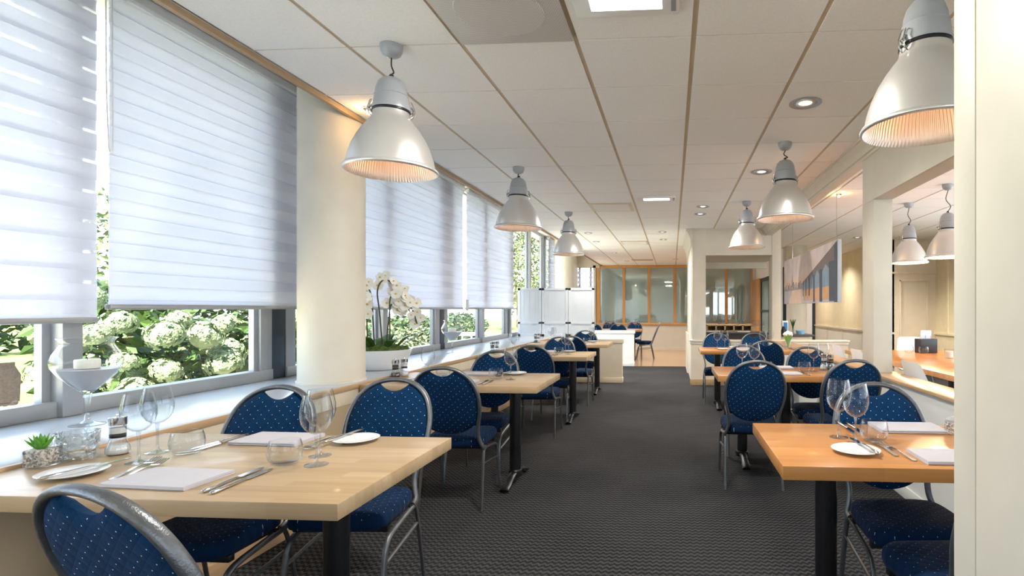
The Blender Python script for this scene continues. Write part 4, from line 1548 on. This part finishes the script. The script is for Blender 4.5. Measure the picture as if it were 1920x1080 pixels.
for k, (u, wd) in enumerate(((0.45, 0.012), (0.50, 0.016), (0.56, 0.022), (0.64, 0.03), (0.745, 0.045), (0.89, 0.07))):
    hh = 0.40 + (u - 0.44) * 0.62
    cq([(u, 0.02 if u > 0.6 else 0.14), (u + wd, 0.02 if u > 0.6 else 0.14), (u + wd, hh), (u, hh)], 'deep', 0.0022)
    if k < 5:
        u2 = u + wd
        un = (0.50, 0.56, 0.64, 0.745, 0.89)[k]
        cq([(u2, 0.06), (un, 0.06), (un, 0.28), (u2, 0.26)], 'amber', 0.0020)
        cq([(u2, 0.26), (un, 0.28), (un, hh - 0.02), ((u2 + un) / 2, hh + 0.07), (u2, hh - 0.05)], 'blueg', 0.0021)
cq([(0.96, 0), (1, 0), (1, 0.97), (0.96, 0.92)], 'deep', 0.0023)
obj('print', bm, [cm[k] for k in names], t, smooth=0)
for yy in (0.87, -1.255):
    bm = NB()
    bm_tube(bm, [(0, yy, Hc), (0, yy, CEIL - 1.38)], 0.0022, seg=6)
    obj('wire', bm, M['steel'], t)

# ------------------------------------------------------------------ white shell chairs at the communal table


def shell_chair(label):
    t = thing('shell_chair', label, 'chair', (0, 0, 0), 0, 'white plastic shell chairs')
    bm = NB()
    prof = [(0.21, 0.435), (0.19, 0.455), (0.10, 0.448), (0.0, 0.44), (-0.12, 0.445), (-0.185, 0.47), (-0.215, 0.53), (-0.235, 0.62), (-0.255, 0.74), (-0.285, 0.87), (-0.292, 0.90)]
    wid = [0.19, 0.215, 0.225, 0.225, 0.225, 0.225, 0.222, 0.215, 0.20, 0.165, 0.13]
    curl = [0.0, 0.005, 0.012, 0.02, 0.028, 0.04, 0.05, 0.05, 0.045, 0.03, 0.02]
    for th in (0.0, -0.012):
        rows = []
        for (y, z), w_, c in zip(prof, wid, curl):
            rows.append([bm.verts.new((w_ * s, y + (c * s * s if z > 0.5 else 0) + (th if z > 0.5 else 0), z + (c * s * s * 1.2 if z <= 0.5 else 0) + (th if z <= 0.5 else 0))) for s in (-1, -0.75, -0.4, 0, 0.4, 0.75, 1)])
        for A, B in zip(rows[:-1], rows[1:]):
            for k in range(6):
                bm.faces.new((A[k], A[k + 1], B[k + 1], B[k]))
    obj('shell', bm, M['whiteplastic'], t, smooth=70)
    for sx in (-1, 1):
        for sy in (-1, 1):
            bm = NB()
            bm_tube(bm, [(sx * 0.12, sy * 0.10, 0.43), (sx * 0.21, sy * 0.21, 0.0)], 0.010, seg=8)
            obj('leg', bm, M['greymetal'], t)
    return t


for i, (x, y, a, lab) in enumerate((
        (2.13, 4.35, -90, 'white shell chair tucked at the near side of the communal table'),
        (2.13, 4.95, -90, 'white shell chair half hidden by the post at the communal table'),
        (2.13, 5.60, -90, 'white shell chair just left of the post, beyond the half wall'),
        (2.13, 6.25, -90, 'white shell chair farthest left beyond the half wall'),
        (3.42, 7.75, 180, 'white shell chair at the far end of the communal table'))):
    if i == 0:
        sc0 = shell_chair(lab)
        sc0.location = (x, y, 0)
        sc0.rotation_euler = (0, 0, R(a))
    else:
        dup(sc0, (x, y, 0), R(a), lab)

# things on the communal table
t = thing('cutlery_caddy', 'black caddy with a blue and white card on the communal table', 'caddy', (3.07, 6.74, Z), 0.2)
boxobj(obj, 'box', M['blackplastic'], (-0.11, 0.11, -0.06, 0.06, 0, 0.17), parent=t, bev=0.006)
bm = NB()
for k in range(9):
    bm_tube(bm, [(-0.09 + 0.022 * k, -0.03 + 0.03 * (k % 3), 0.15), (-0.095 + 0.023 * k, -0.03 + 0.03 * (k % 3), 0.21)], 0.006, seg=6)
obj('cutlery', bm, M['steel'], t)
boxobj(obj, 'card', M['palecard'], (-0.07, 0.07, -0.002, 0.002, 0.17, 0.27), (-0.07, 0.07, -0.003, 0.003, 0.24, 0.27), parent=t)
tumbler(2.86, 6.72, Z, 'water glass left of the black caddy on the communal table')
tumbler(2.98, 6.60, Z, 'water glass before the black caddy on the communal table')
t = thing('candle_glass', 'white candle glass at the pillar edge on the communal table', 'candle holder', (2.985, 6.02, Z), 0)
bm = NB()
bm_lathe(bm, [(0, 0), (0.042, 0), (0.045, 0.1), (0.042, 0.1), (0.039, 0.008), (0, 0.008)], 28)
obj('glass_body', bm, M['glass'], t)
bm = NB()
bm_lathe(bm, [(0, 0.009), (0.038, 0.009), (0.038, 0.075), (0, 0.075)], 24)
obj('candle', bm, M['wax'], t)

# ------------------------------------------------------------------ things inside and beside the portal
t = thing('service_counter', 'dark counter top beside the portal pillar, holding a blue carton', 'counter', (2.25, 10.2, 0), 0)
boxobj(obj, 'worktop', M['darkcounter'], (-0.32, 0.32, -0.28, 0.28, 0.80, 0.835), parent=t, bev=0.003)
boxobj(obj, 'cabinet', M['cream'], (-0.28, 0.24, -0.24, 0.24, 0.0, 0.80), parent=t)
t = thing('carton', 'blue and white carton standing on the dark counter', 'carton', (2.08, 10.15, 0.836), 0.2)
boxobj(obj, 'box', M['whiteplastic'], (-0.055, 0.055, -0.04, 0.04, 0, 0.25), parent=t, bev=0.003)
boxobj(obj, 'blue_panel', M['blue'], (-0.038, 0.038, -0.042, -0.039, 0.03, 0.22), parent=t)
bm = NB()
bm_lathe(bm, [(0, 0), (0.06, 0), (0.085, 0.05), (0.085, 0.075), (0.08, 0.075), (0.057, 0.008), (0, 0.008)], 24)
tag(obj('bowl', bm, plain('pale_blue_glaze', (0.25, 0.50, 0.75), 0.3), loc=(2.36, 10.1, 0.836)), 'pale blue bowl on the dark counter', 'bowl')
bm = NB()
bm_lathe(bm, [(0, 0), (0.05, 0), (0.055, 0.06), (0.03, 0.12), (0.028, 0.15), (0, 0.15)], 20)
tag(obj('black_jug', bm, M['blackplastic'], loc=(2.03, 9.98, 0.836)), 'small black jug in front of the blue carton', 'jug')
t = thing('plant_sprig', 'green sprigs in a slim glass on the dark counter', 'plant', (2.2, 10.0, 0.836), 0)
bm = NB()
bm_lathe(bm, [(0, 0), (0.025, 0), (0.028, 0.1), (0.026, 0.1), (0.022, 0.006), (0, 0.006)], 18)
obj('glass_body', bm, M['glass'], t)
bm = NB()
for k in range(6):
    a = k * 1.1
    bm_tube(bm, crom([(0, 0, 0.01), (0.01 * math.cos(a), 0.01 * math.sin(a), 0.15), (0.05 * math.cos(a), 0.05 * math.sin(a), 0.28)], 3), 0.003, [0.003, 0.003, 0.006, 0.008, 0.012, 0.008, 0.002], seg=6)
obj('sprig', bm, M['leafdark'], t)

t = thing('sideboard', 'low dark sideboard just inside the portal opening', 'sideboard', (1.3, 11.0, 0), 0)
boxobj(obj, 'top', M['darkcounter'], (-0.62, 0.62, -0.3, 0.3, 0.80, 0.84), parent=t, bev=0.003)
boxobj(obj, 'body', M['darkcounter'], (-0.58, 0.58, -0.26, 0.26, 0.0, 0.80), parent=t)
t = thing('serving_shelf', 'wooden serving shelf with dark compartments inside the portal', 'shelf', (1.25, 12.1, 0), 0)
bm = NB()
bm_box(bm, -0.5, 0.5, -0.2, 0.2, 0.93, 0.96, 0.002)
bm_box(bm, -0.5, 0.5, -0.2, 0.2, 0.80, 0.83, 0.002)
for k in range(6):
    bm_box(bm, -0.5 + k * 0.194, -0.47 + k * 0.194, -0.2, 0.2, 0.80, 0.95)
bm_box(bm, -0.5, 0.5, 0.18, 0.2, 0.8, 0.95)
obj('rack', bm, M['trimwood'], t, smooth=0)
boxobj(obj, 'base_unit', M['darkcounter'], (-0.5, 0.5, -0.2, 0.2, 0.0, 0.80), parent=t)
for k, x in enumerate((0.80, 0.95, 1.12, 1.45, 1.58)):
    wine(x, 12.05 + 0.05 * (k % 2), 0.9605, 'wine glass on the serving shelf inside the portal, %s from its left' % ORD[k], 0.8)
for k, (x, y) in enumerate(((1.62, 10.95), (1.72, 11.05), (1.80, 10.95))):
    wine(x, y, 0.8405, 'wine glass on the dark sideboard inside the portal, %s' % ('left one', 'middle one', 'right one')[k])
t = thing('serving_tray', 'white serving tray on the dark sideboard inside the portal', 'tray', (1.42, 10.9, 0.8405), 0)
boxobj(obj, 'tray_body', M['porcelain'], (-0.12, 0.12, -0.08, 0.08, 0.0, 0.02), parent=t, bev=0.004)
napkin(0.82, 10.92, 0.8405, 5, 'folded white napkin on the dark sideboard inside the portal')

# distant table behind the white low wall
for k, (x, y) in enumerate(((-1.85, 13.75), (-1.72, 13.9), (-1.62, 13.72), (-1.55, 13.95), (-1.12, 13.75), (-0.95, 13.9), (-0.86, 13.7))):
    wine(x, y, Z, 'wine glass on the distant table behind the white low wall, %s from its left' % ORD[k])
for k, x in enumerate((-1.7, -1.0)):
    napkin(x, 13.62, Z, 0, 'napkin on the distant table behind the white low wall, %s' % ('left one', 'right one')[k])

# ------------------------------------------------------------------ outside the windows
boxobj(struct, 'ground_terrace', M['paving'], (-9.0, -3.2, -14, 34, -0.35, -0.20))
boxobj(struct, 'ground_lawn', M['lawn'], (-60, -9.0, -30, 70, -0.35, -0.19))


def leaf_cloud(bm, n, fn, size, rnd):
    for _ in range(n):
        p = fn()
        s = size * rnd.uniform(0.6, 1.3)
        u = Vector((rnd.gauss(0, 1), rnd.gauss(0, 1), rnd.gauss(0, 0.6))).normalized()
        v_ = u.cross(Vector((rnd.gauss(0, 1), rnd.gauss(0, 1), rnd.gauss(0, 1)))).normalized()
        n_ = u.cross(v_)
        a = bm.verts.new(p - u * s)
        b = bm.verts.new(p + v_ * s * 0.5 + n_ * s * 0.12)
        c = bm.verts.new(p + u * s)
        d = bm.verts.new(p - v_ * s * 0.5 + n_ * s * 0.12)
        bm.faces.new((a, b, c, d))


def in_ellipsoid(rnd, c, r, shell=0.5):
    while True:
        v_ = Vector((rnd.uniform(-1, 1), rnd.uniform(-1, 1), rnd.uniform(-1, 1)))
        if shell < v_.length < 1:
            return Vector((c[0] + v_.x * r[0], c[1] + v_.y * r[1], c[2] + v_.z * r[2]))


rnd = random.Random(12)
t = thing('hydrangea_bush', 'large hydrangea bush with pale green flower heads outside the near window', 'bush', (-4.35, 4.80, -0.2), 0)
ctrs = [((0.0, -0.75, 0.85), (0.55, 0.6, 0.75)), ((0.0, 0.1, 0.95), (0.6, 0.75, 0.85)), ((-0.1, 0.95, 0.85), (0.6, 0.7, 0.75)), ((-0.3, -0.3, 1.25), (0.6, 0.9, 0.6)), ((-0.3, 1.6, 0.8), (0.5, 0.5, 0.6))]
bm = NB()
for c, r in ctrs:
    leaf_cloud(bm, 900, lambda: in_ellipsoid(rnd, c, tuple(q * 0.92 for q in r), 0.35), 0.065, rnd)
obj('foliage', bm, M['leaf'], t, smooth=0)
for k in range(9):
    a = rnd.uniform(0, 2 * PI)
    e = (rnd.uniform(-0.3, 0.3), rnd.uniform(-1.2, 1.5), rnd.uniform(0.7, 1.2))
    bm = NB()
    bm_tube(bm, crom([(0.1 * math.cos(a), 0.25 * math.sin(a), 0), (e[0] * 0.5, e[1] * 0.45, e[2] * 0.45), e], 5), 0.010, seg=6)
    obj('branch', bm, M['twig'], t)
protos = []
for q in range(3):
    bm = NB()
    for k in range(150):
        # florets over a dome
        zz = rnd.uniform(-0.55, 1)
        a = rnd.uniform(0, 2 * PI)
        rr = math.sqrt(max(0, 1 - zz * zz))
        n_ = Vector((rr * math.cos(a), rr * math.sin(a), zz))
        p = Vector((n_.x * 0.115, n_.y * 0.115, n_.z * 0.095)) * rnd.uniform(0.9, 1.08)
        u = n_.orthogonal().normalized()
        w_ = n_.cross(u)
        ph = rnd.uniform(0, PI)
        s = rnd.uniform(0.017, 0.024)
        for j in range(4):
            b = ph + j * PI / 2
            d = u * math.cos(b) + w_ * math.sin(b)
            e = n_.cross(d)
            bm.faces.new([bm.verts.new(x_) for x_ in (p, p + d * s * 0.6 + e * s * 0.45 + n_ * 0.003, p + d * s * 1.1, p + d * s * 0.6 - e * s * 0.45 + n_ * 0.003)])
    bmesh.ops.create_icosphere(bm, subdivisions=2, radius=0.09, matrix=Matrix.Diagonal((1, 1, 0.82, 1)))
    me = bpy.data.meshes.new('flower_head')
    bm.to_mesh(me)
    bm.free()
    me.materials.append(M['bloom'])
    protos.append(me)
heads = []
tries = 0
while len(heads) < 46 and tries < 4000:
    tries += 1
    c, r = ctrs[rnd.randrange(len(ctrs))]
    v_ = Vector((rnd.uniform(0.1, 1), rnd.gauss(0, 0.55), rnd.uniform(-0.6, 0.9))).normalized()
    p = Vector((c[0] + v_.x * r[0] * 1.18, c[1] + v_.y * r[1] * 1.12, c[2] + v_.z * r[2] * 1.12))
    if p.z < 0.45 or p.z > 1.85 or any((p - h).length < 0.19 for h in heads):
        continue
    heads.append(p)
    o = bpy.data.objects.new('flower_head', protos[len(heads) % 3])
    C.objects.link(o)
    o.parent = t
    o.location = p
    s = rnd.uniform(0.75, 1.2)
    o.scale = (s, s, s)
    o.rotation_euler = (rnd.uniform(-0.4, 0.4), rnd.uniform(0.1, 0.7), rnd.uniform(0, 6))


def shrub(name, label, loc, parts, n, size, m, cat='bush', trunk=None, group=None):
    t = thing(name, label, cat, loc, 0, group)
    bm = NB()
    for c, r in parts:
        leaf_cloud(bm, n, lambda: in_ellipsoid(rnd, c, r, 0.6), size, rnd)
    obj('foliage', bm, m, t, smooth=0)
    if trunk:
        bm = NB()
        bm_tube(bm, crom([(0, 0, -0.05), (0.05, 0.02, trunk * 0.5), (0, 0, trunk)], 4), 0.12, seg=10)
        obj('trunk', bm, M['twig'], t)
    return t


shrub('shrub', 'bare-twigged shrub outside the window behind the orchid', (-4.2, 8.3, -0.2), [((0, 0, 0.6), (0.5, 0.9, 0.5)), ((-0.1, 0.5, 0.85), (0.4, 0.5, 0.4))], 420, 0.03, plain('greyish_leaf', (0.20, 0.22, 0.14), 0.7, 0, 0.4, 5))
shrub('shrub', 'low green shrub outside behind the hydrangea, near the column', (-5.3, 6.9, -0.2), [((0, 0, 0.8), (0.35, 0.3, 0.75))], 500, 0.05, M['hedge'])
shrub('hedge', 'trimmed hedge beyond the lawn outside the far windows', (-10.5, 24.0, -0.2), [((0, -6, 0.6), (0.9, 4.5, 0.75)), ((0, 1, 0.6), (0.9, 4.5, 0.75))], 1600, 0.12, M['hedge'], 'hedge')
shrub('hedge', 'distant hedge beyond the patio chair at the far left', (-22.0, 8.0, -0.2), [((0, -6, 0.9), (1.2, 6, 1.2)), ((0, 4, 0.9), (1.2, 6, 1.3))], 1500, 0.2, M['hedge'], 'hedge')
shrub('tree', 'tall yellow-green tree outside the uncovered far window', (-10.5, 36.0, -0.2), [((0, 0, 5.0), (2.6, 2.6, 4.0)), ((0.5, 3, 4.5), (2.2, 2.4, 3.6))], 2400, 0.16, M['treeleaf'], 'tree', 3.0)
shrub('tree', 'leafy tree outside behind the gap between the two near blinds', (-14.0, 13.0, -0.2), [((0, 0, 2.8), (1.6, 1.6, 1.8))], 1500, 0.12, M['treeleaf'], 'tree', 2.0)

# wicker patio chair
t = thing('patio_chair', 'brown wicker patio chair outside the near-left window', 'chair', (-7.85, 5.64, -0.2), R(62))
bm = NB()
bm_box(bm, -0.24, 0.24, -0.24, 0.24, 0.40, 0.46, 0.02)
obj('seat', bm, M['wicker'], t)
bm = NB()
rows = []
for z in (0.44, 0.6, 0.75, 0.86, 0.90):
    w_ = 0.25 if z < 0.8 else 0.20
    rows.append([(w_ * s, -0.24 - (z - 0.44) * 0.2 + 0.05 * s * s, z) for s in (-1, -0.5, 0, 0.5, 1)])
for dy in (0.0, -0.03):
    vv = [[bm.verts.new((x, y + dy, z)) for x, y, z in r] for r in rows]
    for A, B in zip(vv[:-1], vv[1:]):
        for k in range(4):
            bm.faces.new((A[k], A[k + 1], B[k + 1], B[k]))
obj('backrest', bm, M['wicker'], t, smooth=60)
for sx in (-1, 1):
    for sy in (-1, 1):
        bm = NB()
        bm_tube(bm, [(sx * 0.2, sy * 0.2, 0.41), (sx * 0.23, sy * 0.24, 0.0)], 0.02, seg=8)
        obj('leg', bm, M['wicker'], t)
    bm = NB()
    bm_tube(bm, crom([(sx * 0.25, -0.26, 0.66), (sx * 0.27, 0.0, 0.66), (sx * 0.26, 0.22, 0.62), (sx * 0.24, 0.23, 0.44)], 4), 0.02, seg=8)
    obj('arm', bm, M['wicker'], t)
t = thing('patio_table', 'low white patio table outside, beyond the far window', 'table', (-6.4, 16.4, -0.2), 0)
boxobj(obj, 'table_top', M['white'], (-0.5, 0.5, -0.8, 0.8, 0.70, 0.74), parent=t, bev=0.01)
for sx in (-1, 1):
    for sy in (-1, 1):
        bm = NB()
        bm_tube(bm, [(sx * 0.42, sy * 0.7, 0.70), (sx * 0.44, sy * 0.74, 0.0)], 0.025, seg=8)
        obj('leg', bm, M['white'], t)
